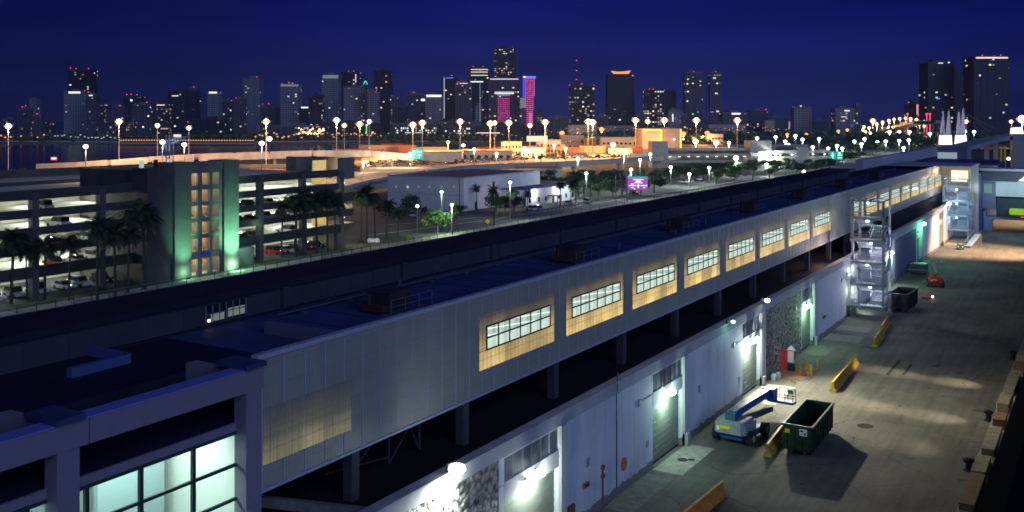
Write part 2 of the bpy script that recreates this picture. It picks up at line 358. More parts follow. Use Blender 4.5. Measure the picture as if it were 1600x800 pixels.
def ground_mat(name, lo, hi, crack=True, scale=.12):
    m = bpy.data.materials.new(name); m.use_nodes = True; t = m.node_tree; b = t.nodes['Principled BSDF']
    c = N(t, 'ShaderNodeTexCoord')
    n = N(t, 'ShaderNodeTexNoise', i_Scale=scale, i_Detail=8.0, i_Roughness=.62); lk(t, c.outputs['Object'], n.inputs['Vector'])
    mp = N(t, 'ShaderNodeMapping'); mp.inputs['Scale'].default_value = (1.6, .12, 1); lk(t, c.outputs['Object'], mp.inputs[0])
    n2 = N(t, 'ShaderNodeTexNoise', i_Scale=.9, i_Detail=4.0); lk(t, mp.outputs[0], n2.inputs['Vector'])
    n3 = N(t, 'ShaderNodeTexNoise', i_Scale=2.2, i_Detail=5.0, i_Roughness=.8); lk(t, c.outputs['Object'], n3.inputs['Vector'])
    f = mth(t, 'ADD', mth(t, 'MULTIPLY', n.outputs[0], .5), mth(t, 'ADD', mth(t, 'MULTIPLY', n2.outputs[0], .3), mth(t, 'MULTIPLY', n3.outputs[0], .2)))
    r = ramp(t, [(.36, lo), (.62, hi)], f)
    out = r.outputs[0]
    if crack:
        v = N(t, 'ShaderNodeTexVoronoi', i_Scale=.11, feature='DISTANCE_TO_EDGE'); 
        wv = N(t, 'ShaderNodeTexNoise', i_Scale=.5, i_Detail=3.0); lk(t, c.outputs['Object'], wv.inputs['Vector'])
        ad = N(t, 'ShaderNodeVectorMath', operation='MULTIPLY_ADD'); lk(t, wv.outputs['Color'], ad.inputs[0]); ad.inputs[1].default_value = (2.5, 2.5, 0); lk(t, c.outputs['Object'], ad.inputs[2])
        lk(t, ad.outputs[0], v.inputs['Vector'])
        cr = mth(t, 'LESS_THAN', v.outputs['Distance'], .0045)
        oil = N(t, 'ShaderNodeTexNoise', i_Scale=.33, i_Detail=2.0); lk(t, c.outputs['Object'], oil.inputs['Vector'])
        of = mth(t, 'MULTIPLY', mth(t, 'GREATER_THAN', oil.outputs[0], .70), .55)
        k = mth(t, 'MULTIPLY', mth(t, 'MULTIPLY_ADD', cr, -.6, 1), mth(t, 'SUBTRACT', 1.0, of))
        sc = N(t, 'ShaderNodeVectorMath', operation='SCALE'); lk(t, out, sc.inputs[0]); lk(t, k, sc.inputs['Scale']); out = sc.outputs[0]
    lk(t, out, b.inputs['Base Color']); b.inputs['Roughness'].default_value = .85
    bp = N(t, 'ShaderNodeBump', i_Strength=.3, i_Distance=.05); lk(t, n3.outputs[0], bp.inputs['Height']); lk(t, bp.outputs[0], b.inputs['Normal'])
    return m
M['quay'] = ground_mat('quay', (.042, .040, .034), (.15, .14, .112))
M['land'] = ground_mat('land', (.05, .052, .05), (.11, .11, .10), False)
M['asphalt'] = ground_mat('asphalt', (.045, .047, .05), (.085, .088, .09), False)
M['path'] = ground_mat('path', (.22, .22, .19), (.34, .33, .29), False, .5)
M['paint_line'] = mat('paint_line', (.6, .6, .55), .7, noise=.3, nscale=1)
m = bpy.data.materials.new('water'); m.use_nodes = True; t = m.node_tree; b = t.nodes['Principled BSDF']
b.inputs['Base Color'].default_value = (.006, .010, .02, 1); b.inputs['Roughness'].default_value = .16; b.inputs['Specular IOR Level'].default_value = .6
c = N(t, 'ShaderNodeTexCoord'); n = N(t, 'ShaderNodeTexNoise', i_Scale=.35, i_Detail=5.0); lk(t, c.outputs['Object'], n.inputs['Vector'])
bp = N(t, 'ShaderNodeBump', i_Strength=.6, i_Distance=.4); lk(t, n.outputs[0], bp.inputs['Height']); lk(t, bp.outputs[0], b.inputs['Normal']); M['water'] = m

# ---------------------------------------------------------------- the setting: water, land, quay, roads
struct(MB().quad((-6000, -600, -2), (4000, -600, -2), (4000, 9000, -2), (-6000, 9000, -2)).build('water', M['water']))
near = [(-7.7, -60), (-7.7, 1300), G(905, 226)[:2], G(760, 233)[:2], G(560, 237)[:2], G(380, 247)[:2], G(230, 252)[:2], G(95, 257)[:2], G(60, 268)[:2], G(0, 273)[:2], (-620, 260), (-520, -60)]
struct(MB().prism(near, -3, 0).build('ground', M['land']))
far = [G(-400, 222.5)[:2], G(300, 223)[:2], G(640, 222.5)[:2], G(905, 223.4)[:2], (-7.8, 1310), (1500, 1310), (3500, 7000), (-5000, 7000)]
struct(MB().prism(far, -3, -.2).build('far_shore_ground', M['land']))
struct(MB().quad((-31.2, -20, .004), (-8.2, -20, .004), (-8.2, 420, .004), (-31.2, 420, .004)).build('quay', M['quay']))
# paths and roads behind the terminal
struct(MB().quad((-136.5, 30, .012), (-120, 30, .012), (-120, 640, .012), (-136.5, 640, .012)).build('pavement', M['path']))
struct(MB().quad((-141.5, 30, .008), (-136.5, 30, .008), (-136.5, 172, .008), (-141.5, 172, .008)).build('grass_verge', M['grass']))
# ================================================================ THE TERMINAL
WX, GX = -31.25, -34.0
T = thing('cruise_terminal', 'long white two storey cruise terminal with raised ribbed gallery of glowing windows beside the quay', 'building')
def P(mb, name, m, par=None, **k): return mb.build(name, m, par or T, **k)
doors = [(51.1, 58.0), (73.8, 80.2), (96.4, 102.1), (118.6, 123.7), (141.5, 146), (168, 173.8), (200.5, 205.0), (229, 233.5)]
w_ = MB(); y = 10.0
stones = [(36, 50.5), (104.1, 118.4)]
for a, b_ in doors:
    for s0, s1 in stones:
        if y < s1 and s0 < a:
            if s0 > y: w_.box(WX - .5, WX, y, s0, 0, 7.6)
            P(MB().box(WX - .5, WX - .02, s0, s1, 0, 7.6), 'stone_panel', M['stone'])
            if w_.v: P(w_, 'dock_wall', M['dock_paint'])
            w_ = MB()
            y = s1
    if a > y: w_.box(WX - .5, WX, y, a, 0, 7.6)
    w_.box(WX - .5, WX + .004, a, b_, 7.45, 7.6)
    y = b_
w_.box(WX - .5, WX, y, 252, 0, 7.6)
P(w_, 'dock_wall', M['dock_paint'])
P(MB().box(WX - .52, WX + .10, 10, 252, 7.6, 8.4).box(WX - .60, WX + .16, 10, 252, 8.4, 8.5), 'parapet', M['white_wall'])
for i, (a, b_) in enumerate(doors):
    P(MB().box(WX - .5, WX + .012, a, b_, 4.9, 6.0), 'lintel', M['white_wall'])
    lv = MB(); lv.box(WX - .45, WX - .3, a, b_, 6.0, 7.45)
    z = 6.05
    while z < 7.4:
        lv.box(WX - .3, WX - .06, a + .06, b_ - .06, z, z + .05); z += .14
    for q in range(1, 6): yy = a + (b_ - a) * q / 6; lv.box(WX - .3, WX - .04, yy - .04, yy + .04, 6.0, 7.45)
    P(lv, 'louver', M['louver'])
    dr = MB(); z = 0.0
    while z < 4.88: dr.box(WX - .45, WX - .34 - (.02 if int(z / .25) % 2 else 0), a, b_, z, min(z + .25, 4.9)); z += .25
    P(dr, 'roll_up_door', mat('door_paint', (.14, .16, .13), .6, noise=.12, nscale=.8) if i == 0 else bpy.data.materials['door_paint'])
    P(MB().box(WX, WX + .22, b_ + .01, b_ + (.8 if i < 2 else 1.5), 0, 7.6).box(WX, WX + .5, b_ + .01, b_ + .7, 0, 1.0), 'pilaster', M['frame_white'] if 0 else M['white_wall'])
for a, b_ in ((178.0, 199.5),):                                       # dark blue ribbed stretch of wall beyond the first stair tower
    mb = MB(); yy = a
    while yy < b_: mb.box(WX + .003, WX + .06, yy, yy + .35, .3, 7.2); yy += .7
    P(mb, 'ribbed_cladding', mat('clad', (.10, .12, .2), .7))
# wall fittings
def wall_lamp(y, z, x=WX, glowm='gl_white', power=1500, col=(.85, 1, .9), flood=False, aim=None, r=.26):
    lp = MB(); lp.box(x, x + .16, y - .2, y + .2, z - .22, z + .22)
    if flood: lp.tube((x + .05, y, z - .6), (x + .5, y, z + .05), .04)
    o = P(lp, 'wall_lamp', M['dark_steel'])
    P(MB().lathe((x + (.62 if flood else .30), y, z), [(.02, -r * .8), (r * .8, -r * .4), (r, 0), (r * .8, r * .4), (.02, r * .7)], 10), 'lamp_lens', M[glowm], o, smooth=True)
    if power: light('POINT', (x + (.9 if flood else .6), y, z - .25 - r), power, col, .12)
wall_lamp(44.9, 8.85, WX + .16, 'gl_white', 0, flood=True, r=.48)
light('SPOT', (WX + 1.0, 45.2, 8.25), 5500, (.93, 1, .95), .15, (WX, 43.9, 5.8), 140, .9)
light('POINT', (WX + .9, 45.4, 8.1), 220, (.85, 1, .95), .2)
wall_lamp(54.9, 5.5, WX + .012, 'gl_white', 700, r=.42); wall_lamp(53.6, 5.25, WX + .012, 'gl_white', 300, r=.40)
wall_lamp(76.9, 5.4, WX + .012, 'gl_white', 850, (.66, 1, .85), r=.44)
wall_lamp(98.8, 5.4, WX + .012, 'gl_white', 1400, (.82, 1, .88), r=.4)
wall_lamp(100.2, 5.4, WX + .012, 'gl_white', 0, r=.24)
wall_lamp(102.1, 9.0, WX + .16, 'gl_white', 0, flood=True, r=.30)
light('SPOT', (WX + 1.0, 102.1, 8.7), 17000, (1, .96, .74), .05, (WX + 13, 99, 0), 140, .7)
light('POINT', (WX + .7, 102.1, 8.9), 260, (.9, 1, .95), .1)
wall_lamp(91.2, 8.7, WX + .16, 'gl_green', 30, (.3, 1, .6), flood=True, r=.2)
wall_lamp(120.7, 5.4, WX + .012, 'gl_white', 900, (.55, 1, .62), r=.34)
wall_lamp(173.3, 5.6, WX + .012, 'gl_white', 1200, (.75, 1, .8), r=.4)
wall_lamp(203.7, 7.6, WX + .1, 'gl_green', 1100, (.16, 1, .45), flood=True, r=.5)
wall_lamp(238.0, 8.9, WX + .16, 'gl_white', 700, (.85, 1, .95), flood=True, r=.5)
wall_lamp(222.0, 6.5, WX + .012, 'gl_cool', 500, (.7, .9, 1), r=.25)
# drain pipe, orange disc, vents, hose fittings on the plain wall
mb = MB(); mb.tube((WX + .06, 66.9, 0.6), (WX + .06, 66.9, 7.6), .045); mb.tube((WX + .12, 66.9, 7.6), (WX + .12, 66.9, 9.2), .05); mb.tube((WX + .1, 66.9, 8.7), (WX - .4, 68.2, 8.7), .05)
P(mb, 'drain_pipe', M['dark_steel'])
P(MB().tube((WX, 68.3, 2.0), (WX + .03, 68.3, 2.0), .52, n=20), 'wall_disc', mat('disc', (.45, .19, .03), .7, noise=.2))
mb = MB()
for yy, zz_ in ((61.6, 2.5), (62.0, 2.5), (64.5, 2.9), (64.5, 2.3), (128.5, 2.6), (129.3, 2.6)): mb.tube((WX, yy, zz_), (WX + .2, yy, zz_), .17, n=10)
mb.tube((WX + .1, 64.5, .2), (WX + .1, 64.5, 2.9), .06); mb.box(WX, WX + .2, 59.1, 60.0, 0, 1.8); P(mb, 'pipe_fitting', mat('oldred', (.13, .045, .03), .8, noise=.3))
for yy in (62.0, 84.0, 106): P(MB().box(WX + .004, WX + .03, yy, yy + .5, 3.6, 4.2), 'wall_vent', M['louver'])
cdm = mat('conduit', (.12, .12, .12), .6)
for a, b_ in doors[:5]:
    P(MB().tube((WX + .03, a - .1, 5.9), (WX + .03, a - 2.6, 5.9), .022, n=6).box(WX + .002, WX + .07, a - 2.8, a - 2.4, 5.6, 6.1), 'conduit', cdm)
    P(MB().box(WX + .002, WX + .02, a - 1.3, a - .8, 2.0, 2.5), 'door_placard', M['lift_grey'])
    P(MB().box(WX - .34, WX - .30, a + .1, b_ - .1, .05, .18), 'door_seal', M['black'])
for yy in (70.2, 86.6, 91.0, 131.0, 135.5): P(MB().box(WX - .001, WX + .004, yy, yy + .03, 0, 7.6), 'wall_joint', M['louver'])
# lower roof, columns, dark wall behind them
P(MB().box(-46, WX - .5, 10, 254, 7.3, 7.75), 'lower_roof', M['black'])
P(MB().box(-46, -45.5, 10, 254, 7.75, 10.5), 'rear_wall', M['dark_roof'])
M['column'] = mat('column', (.06, .06, .065), .85, noise=.2)
for k in range(20):
    yy = 40.8 + 11.35 * (k > 0) + 11.72 * max(0, k - 1) - (0.8 if k else 0)
    if yy < 253:
        P(MB().box(-34.75, -34.15, yy - .3, yy + .3, 7.75, 10.5), 'column', M['column'])
        P(MB().box(-41.3, -40.7, yy - .3, yy + .3, 7.75, 10.5), 'column', M['column'])
sc_ = MB().box(-33.7, -33.5, 151, 250, 7.75, 10.42)
yy = 151.5
while yy < 250: sc_.box(-33.5, -33.4, yy, yy + .5, 7.8, 10.4); yy += 1.6
P(sc_, 'ribbed_screen', M['dark_roof'])
mb = MB(); mb.bar((-37.0, 36.5, 8.6), (-32.4, 39.5, 7.9), .35, .5); P(mb, 'sloping_beam', M['pad_dark'])
mb = MB()
for a, b_ in (((-36, 46, 7.8), (-36, 46, 10.4)), ((-36, 49, 7.8), (-36, 49, 10.4)), ((-36, 46, 7.8), (-36, 49, 10.4)), ((-36, 46, 10.3), (-36, 49, 10.3)), ((-36, 46, 10.3), (-36, 42, 8.0)), ((-36, 49, 7.8), (-36, 47.5, 10.3)), ((-36, 46, 8.2), (-36, 40.5, 8.9))): mb.tube(a, b_, .06)
P(mb, 'pipe_truss', M['dark_steel'])
# ---- the gallery
E1 = 254.0
P(MB().box(-44.6, GX - .25, 33.5, E1, 10.5, 10.56).box(-44.6, -44.3, 33.5, E1, 10.56, 16), 'gallery_floor', M['dark_roof'])
gw = MB()
lits = [(33.9, 40.3, 11.66, 14.3)] + [(52.6 + 11.72 * k, 52.6 + 11.72 * k + 9.85, 12.0, 15.5) for k in range(8)] + \
       [(157.6 + 10.75 * k, 157.6 + 10.75 * k + 9.0, 12.0, 15.5) for k in range(9)]
y = 33.5
for a, b_, z0, z1 in lits:
    gw.box(GX - .2, GX, y, a, 10.56, 16.7); gw.box(GX - .2, GX, a, b_, 10.56, z0); gw.box(GX - .2, GX, a, b_, z1, 16.7); y = b_
gw.box(GX - .2, GX, y, E1, 10.56, 16.7)
P(gw, 'gallery_wall', M['corr'])
bt = MB(); yy = 33.5 + .35
while yy < E1:
    if not any(a + .2 < yy < b_ - .2 for a, b_, _, _ in lits): bt.box(GX + .003, GX + .035, yy - .025, yy + .025, 10.62, 16.6)
    else:
        z0, z1 = [(z0, z1) for a, b_, z0, z1 in lits if a + .2 < yy < b_ - .2][0]
        bt.box(GX + .003, GX + .035, yy - .025, yy + .025, 10.62, z0); bt.box(GX + .003, GX + .035, yy - .025, yy + .025, z1, 16.6)
    yy += 1.465
P(bt, 'batten', M['trim'])
P(MB().box(GX - .3, GX + .10, 33.5, E1, 16.7, 16.92), 'coping', M['trim'])
P(MB().box(GX - .25, GX + .06, 33.5, E1, 10.42, 10.56), 'bottom_trim', M['trim'])
FR = mat('frame_dark', (.03, .05, .05), .5)
for i, (a, b_, z0, z1) in enumerate(lits):
    win = P(MB().box(GX - .05, GX - .012, a, b_, z0, z1), 'light_panel', M['lit_low'] if i == 0 else M['lit'])
    if i == 0: continue
    f_ = b_ - a; ya, yb = a + .085 * f_, b_ - .065 * f_; za, zb = 13.2, 14.68
    fr = MB(); 
    for q in range(7): y_ = ya + (yb - ya) * q / 6; fr.box(GX - .012, GX + .05, y_ - .06, y_ + .06, za, zb)
    for z_ in (za, (za + zb) / 2, zb): fr.box(GX - .010, GX + .055, ya - .04, yb + .04, z_ - .05, z_ + .05)
    fo = P(fr, 'window_frame', FR, win)
    P(MB().box(GX - .012, GX + .012, ya + .02, yb - .02, za + .02, zb - .02), 'pane', M['pane'], win)
    # a dark girt across the panel
    P(MB().box(GX - .011, GX + .0, a, b_, 13.17, 13.21), 'girt', FR, win)
# warm reflections of lamps in the last bays are real lamps on the stair towers
P(MB().box(-44.6, GX - .3, 37.0, E1, 15.7, 15.9), 'roof', M['roof_blue'])
cw = MB(); cw.box(-44.9, -44.6, 5, 205, 15.9, 17.3)
yy = 12.0
while yy < 203:
    cw.box(-44.6, -44.56, yy, yy + .09, 15.95, 17.3); yy += 2.4
yy = 46.0
while yy < 203: cw.box(-44.6, -44.3, yy, yy + .5, 15.9, 17.35); yy += 12.3
P(cw, 'clerestory_wall', mat('clere', (.045, .042, .06), .8, noise=.2, nscale=.4))
P(MB().box(-48.9, -44.35, -20, 205, 17.34, 17.7).box(-48.9, -44.6, 205, 262, 15.7, 15.9), 'upper_roof', M['dark_roof'])
P(MB().box(-48.75, -48.4, -20, 205, 0, 17.34).box(-48.75, -48.4, 205, 262, 0, 15.7), 'street_wall', M['concrete'])
cl_ = P(MB().box(-44.56, -44.5, 39.9, 43.0, 16.15, 17.15), 'clerestory_window', M['black'])
mb = MB()
for q in range(7): mb.box(-44.5, -44.46, 39.9 + q * .5167 - .03, 39.9 + q * .5167 + .03, 16.15, 17.15)
mb.box(-44.5, -44.46, 39.9, 43, 16.6, 16.66); P(mb, 'glazing_bar', M['louver'], cl_)
P(MB().box(-44.5, -44.48, 40.3, 41.3, 16.2, 16.6).box(-44.5, -44.48, 41.6, 42.9, 16.25, 16.75), 'lit_pane', glow('dimpane', (.6, .7, .65), .25), cl_)
P(MB().box(-44.5, -44.42, 40.05, 40.2, 16.2, 16.35), 'lamp_lens', glow('spark', (1, .8, .5), 2.5), cl_)
# seams, pipes, drains and little vents on the long roof
sm_ = MB(); yy = 44.0
while yy < E1 - 2: sm_.box(-44.5, GX - .35, yy, yy + .12, 15.9, 15.925); yy += 3.05
P(sm_, 'roof_seam', mat('seam', (.022, .03, .08), .7))
pr_ = MB(); pr_.tube((-42.9, 44, 16.1), (-42.9, E1 - 3, 16.1), .07).tube((-42.6, 60, 16.05), (-42.6, 170, 16.05), .045)
rr = random.Random(2); yy = 46.0
while yy < E1 - 3: pr_.box(-43.1, -42.5, yy, yy + .15, 15.9, 16.05); yy += 4.5
P(pr_, 'roof_pipe', mat('rpipe', (.07, .07, .09), .6))
for i in range(16): xx, yy = rr.uniform(-43.5, -36), 46 + i * 12.7 + rr.uniform(-3, 3); P(MB().tube((xx, yy, 15.9), (xx, yy, 16.4), .12, n=8).lathe((xx, yy, 16.4), [(.22, 0), (.2, .08), (.05, .14)], 8) if i % 2 else MB().box(xx - .3, xx + .3, yy - .3, yy + .3, 15.9, 16.25), 'roof_vent', bpy.data.materials['rpipe'])
# raised strips and curbs on the roof
P(MB().box(-40.6, GX - .32, 40.6, 40.95, 15.9, 16.55), 'roof_curb', mat('rcurb', (.13, .12, .2), .6))
A1, A2, A3, A4 = G(0, 555, 16.3)[:2], G(96, 533, 16.3)[:2], G(200, 554, 16.3)[:2], G(108, 577, 16.3)[:2]
cb_ = MB()
for p, q in ((A1, A2), (A2, A3), (A3, A4)): cb_.bar((*p, 16.1), (*q, 16.1), .35, .5)
P(cb_, 'roof_hatch_curb', mat('hatch', (.07, .09, .24), .6))
# ---- concrete frame and glass front, near left
P(MB().box(-44.6, -37.7, -10, 37, 15.7, 15.9).box(-37.9, -37.7, -10, 37, 14.0, 15.7), 'front_roof', M['dark_roof'])
fb = MB(); fb.box(-34.3, -33.5, 5, 24.3, 15.5, 16.5); fb.box(-34.3, -33.5, 24.36, 33.5, 15.5, 16.5)
P(fb, 'frame_beam', M['frame_white'])
P(MB().box(-34.35, -33.45, 5, 33.5, 16.5, 16.56), 'beam_coping', mat('cope', (.16, .2, .5), .6))
for yy in (14.5, 23.95, 33.4):
    P(MB().box(-34.3, -33.55, yy - .95, yy, 0, 15.5), 'frame_column', M['frame_white'])
    P(MB().box(-37.7, -34.3, yy - .8, yy - .15, 15.2, 16.3), 'cross_beam', M['frame_white'])
    P(MB().box(-35.3, -33.3, yy - 1.15, yy + .1, 16.56, 16.78), 'column_cap', M['beamcap'] if 'beamcap' in M else M['roof_blue'])
P(MB().box(-37.7, -34.3, 5, 33.4, 13.86, 14.0), 'canopy_roof', M['dark_roof'])
P(MB().box(-34.35, -34.2, 5, 33.3, 13.66, 14.03), 'fascia', M['frame_white'])
room = MB(); room.box(-42, -41.8, 5, 33.3, 8.5, 13.8).box(-42, -34.4, 33.3, 33.45, 8.5, 13.8)
P(room, 'lobby_wall', mat('lobby', (.72, .74, .68), .8)); P(MB().box(-42, -34.3, 5, 33.3, 8.3, 8.5), 'lobby_floor', mat('lobbyfloor', (.6, .64, .58), .35))
P(MB().box(-41.8, -34.4, 5, 33.3, 13.72, 13.86), 'lobby_ceiling', M['white'])
P(MB().box(-39.5, -39.2, 28.9, 32.6, 8.5, 13.0).box(-38.0, -37.6, 24.4, 24.8, 8.5, 13.7).box(-40.8, -38.2, 26.5, 26.7, 8.5, 12.2), 'lobby_partition', mat('lobbypart', (.36, .46, .46), .6))
mu = MB()
for yy in (14.6, 16.8, 19.5, 22.2, 24.7, 27.24, 29.98, 32.55): mu.box(-34.28, -34.12, yy - .09, yy + .09, 7, 13.66)
for z in (13.6, 12.15, 10.6, 9.1): mu.box(-34.26, -34.14, 5, 32.6, z - .07, z + .07)
P(mu, 'mullion', FR)
gm = bpy.data.materials.new('glass'); gm.use_nodes = True; t = gm.node_tree; b = t.nodes['Principled BSDF']; t.nodes.remove(b)
tr = N(t, 'ShaderNodeBsdfTransparent'); tr.inputs[0].default_value = (.84, .97, .92, 1); gg = N(t, 'ShaderNodeBsdfGlossy', i_Roughness=.03); mxs = N(t, 'ShaderNodeMixShader'); mxs.inputs[0].default_value = .07
lk(t, tr.outputs[0], mxs.inputs[1]); lk(t, gg.outputs[0], mxs.inputs[2]); lk(t, mxs.outputs[0], t.nodes['Material Output'].inputs[0]); M['glass'] = gm
P(MB().box(-34.21, -34.19, 5, 32.5, 7, 13.6), 'front_glass', gm)
for (xx, yy) in ((-36.3, 26.0), (-36.5, 29.4), (-36.3, 22.5), (-38.7, 31.5), (-36.4, 18.5)):
    o = P(MB().lathe((xx, yy, 13.0), [(.05, .25), (.5, .12), (.55, 0)][::-1], 16).tube((xx, yy, 13.2), (xx, yy, 13.7), .03), 'pendant_lamp', glow('pendant' , (.85, 1, .95), 5) if 'pendant' not in bpy.data.materials else bpy.data.materials['pendant'])
for yy in (12, 20, 27, 31): light('AREA', (-37.6, yy, 13.6), 400, (.93, .97, 1), 2.5, (-37.6, yy, 0))
P(MB().box(-46, -34.3, 5, 33.4, 0, 8.3), 'ground_storey', M['concrete'])
# ---- end block at the far end of the gallery
P(MB().box(-44.6, -27.0, E1, 262, 7.6, 16.7).box(-27.1, -27.0, 246, 254, 10.4, 16.7), 'end_wall', M['corr'])
P(MB().box(-34, -27.0, 254.05, 262, 0, 7.6), 'end_base', M['white_wall'])
P(MB().box(-44.6, -26.8, 244, 262.2, 16.7, 16.95), 'end_roof', M['trim'])

# far terminal block beyond
fb_ = thing('terminal_block', 'tall blank purple grey building rising beyond the far end of the long terminal roof', 'building')
P(MB().box(-50.5, -49, 239, 363, 15.2, 18.1), 'wall', mat('purplewall', (.36, .33, .40), .8, noise=.06), fb_)
P(MB().box(-50.5, -49.2, 239, 363, 0, 15.1), 'lower_wall', M['dark_roof'], fb_)
P(MB().box(-49, -40, 355, 363, 12.5, 18.1), 'wing', mat('purplewall2', (.24, .22, .3), .8), fb_)
P(MB().box(-48.9, -43, 354.9, 354.99, 13.5, 16.4), 'window', glow('blwin', (.45, .6, .8), .55), fb_)
P(MB().box(-49, -27, 262.3, 350, 0, 14.5), 'annex', M['roof_blue'], fb_)
# roof units with guard rails
RU = thing('roof_unit', 'x', 'roof unit')
P(MB().box(-1, 1, -.2, 2.2, .3, 1.75).box(-1.05, 1.05, -.25, 2.25, 1.75, 1.85), 'housing', mat('unitbrown', (.035, .025, .03), .8, noise=.3), RU)
P(MB().box(-1.2, .9, -.7, -.2, .2, .75).tube((-.6, -.5, .2), (-.6, -.5, 1.6), .15).tube((-.9, -.9, .3), (1.0, -.9, .3), .08), 'duct', mat('duct', (.06, .025, .018), .8), RU)
P(MB().box(-.9, -.7, -.2, 2.2, 0, .3), 'skid', M['dark_steel'], RU); P(MB().box(.7, .9, -.2, 2.2, 0, .3), 'skid', M['dark_steel'], RU)
rl = MB()
for yy in (-.4, 1.1, 2.6, 4.1): rl.tube((1.35, yy, 0), (1.35, yy, 1.25), .03)
for z in (.65, 1.25): rl.tube((1.35, -.4, z), (1.35, 4.1, z), .028)
rl.tube((1.35, 4.1, 1.25), (-1, 4.1, 1.25), .028)
RRr = P(rl, 'guard_rail', mat('roofrail', (.13, .13, .17), .6), RU)
RU.scale = (.85, .95, .7)
ul = ['nearest brown roof unit with guard rail on the terminal roof', 'brown roof unit with guard rail, second nearest along the terminal roof', 'third brown roof unit along the terminal roof, in line with the middle gallery windows',
      'fourth brown roof unit along the terminal roof', 'fifth brown roof unit along the terminal roof, above the last windows before the stair tower', 'farthest brown roof unit, almost at the end block', 'small brown roof unit at the very far end of the roof']
for i, (x_, y_) in enumerate(((-38.8, 48.7), (-38.9, 73.5), (-39.6, 99.5), (-39.6, 124), (-39.6, 148), (-39.8, 176), (-39.8, 205))):
    if i == 0: RU.location = (x_, y_, 15.9); RU['label'] = ul[0]; RU['group'] = 'roof units along the terminal'
    else: dup(RU, (x_, y_, 15.9), label=ul[i], group='roof units along the terminal')
# ================================================================ QUAY OBJECTS
mesh_panel = bpy.data.materials.new('mesh_panel'); mesh_panel.use_nodes = True; t = mesh_panel.node_tree; b = t.nodes['Principled BSDF']; b.inputs['Base Color'].default_value = (.22, .26, .32, 1); b.inputs['Alpha'].default_value = .22
def stair_tower(name, label, x0, x1, y0, y1, z0, step, n, ms, mt, top=2.2):
    s = thing(name, label, 'stair tower', (x0, y0, 0)); W_, L_ = x1 - x0, y1 - y0
    mid = W_ * .5
    for cx, cy in ((0, 0), (W_, 0), (0, L_), (W_, L_)):
        MB().box(cx - .15, cx + .15, cy - .15, cy + .15, 0, z0 + step * (n - 1) + top).build('post', ms, s)
    MB().box(-.3, W_ + .4, -.8, L_ + .3, .02, .16).build('base_slab', M['pad'], s)
    for k in range(n):
        z = z0 + k * step
        o = MB().box(-.2, W_ + .2, -.95, 1.0, z - .34, z).build('landing', mt, s)
        r = MB()
        for zz_ in (.35, .7, 1.05): r.tube((-.1, -.85, z + zz_), (W_ + .1, -.85, z + zz_), .03)
        q = 0.0
        while q <= W_ + .05: r.tube((q - .05 if q else -.1, -.85, z), (q - .05 if q else -.1, -.85, z + 1.05), .028); q += W_ / 4
        for zz_ in (.55, 1.05): r.tube((W_ + .1, -.85, z + zz_), (W_ + .1, 1, z + zz_), .03); r.tube((-.1, -.85, z + zz_), (-.1, 1, z + zz_), .03)
        r.build('railing', ms, o)
        MB().box(-.1, W_ + .1, -.90, -.86, z, z + .85).build('guard_panel', mesh_panel, o)
        if k < n - 1:
            zm = z + step / 2
            o2 = MB().box(-.1, W_ + .1, L_ - 1.0, L_ + .1, zm - .2, zm).build('half_landing', mt, s)
            f1 = MB(); f2 = MB(); K = 8
            for j in range(K):
                t = (j + .5) / K; yy = 1.0 + (L_ - 2.0) * t
                f1.box(mid + .1, W_ - .1, yy - .17, yy + .17, z + (zm - z) * t - .04, z + (zm - z) * t + .02)
                f2.box(.1, mid - .1, yy - .17, yy + .17, zm + (z + step - zm) * (1 - t) - .04, zm + (z + step - zm) * (1 - t) + .02)
            for xx in (mid + .1, W_ - .1): f1.bar((xx, .9, z + .02), (xx, L_ - .9, zm + .02), .07, .32)
            for xx in (.1, mid - .1): f2.bar((xx, .9, z + step), (xx, L_ - .9, zm), .07, .32)
            for xx in (mid + .1, W_ - .1): f1.bar((xx, .9, z + 1.0), (xx, L_ - .9, zm + 1.0), .05)
            f2.bar((mid - .1, .9, z + step + 1.0), (mid - .1, L_ - .9, zm + 1.0), .05)
            f1.build('flight', mt, s); f2.build('flight', mt, s)
            # bracing on the outer side
            MB().bar((W_ + .05, .2, z), (W_ + .05, L_ - .2, z + step), .07).bar((W_ + .05, .2, z + step), (W_ + .05, L_ - .2, z), .07).box(W_ - .06, W_ + .04, .4, L_ - .4, z + step * .45, z + step * .5).build('brace', ms, s)
    zt = z0 + step * (n - 1) + top
    fr = MB()
    for a, b_ in (((0, 0), (W_, 0)), ((W_, 0), (W_, L_)), ((W_, L_), (0, L_)), ((0, L_), (0, 0)), ((W_ * .5, 0), (W_ * .5, L_))): fr.bar((*a, zt), (*b_, zt), .16)
    fr.build('top_frame', ms, s)
    return s
s1 = stair_tower('stair_tower', 'grey steel stair tower of stacked lit landings standing against the middle dock wall', -31.0, -26.9, 144.6, 149.4, 1.75, 3.08, 5, M['steel'], M['steel'])
s2 = stair_tower('stair_tower', 'bluish steel stair tower at the far terminal end with a bright room behind its top', -32.2, -27.2, 243.2, 248.5, 2.9, 3.2, 4, M['blue_steel'], M['blue_steel'], 1.5)
def stair_light(s, x, y, z, p, col, rm='gl_white', aim=None):
    o = MB().lathe((x - s.location.x, y - s.location.y, z), [(.05, -.12), (.19, -.06), (.2, .04), (.1, .1)], 10).build('light_fitting', M[rm], s, smooth=True)
    if p: light('POINT', (x + .1, y - .3, z - .3), p, col, .12)
for k, (p, dx_, col) in enumerate(((700, 2.1, (.86, .92, 1)), (320, 1.7, (.8, .9, 1)), (900, 2.2, (.95, .86, 1)), (380, 1.7, (.9, .95, .95)), (260, 1.8, (.75, .95, .95)))):
    stair_light(s1, -31 + dx_, 145.8, 1.75 + 3.08 * k + 2.35 - (.5 if k == 4 else 0), p, col)
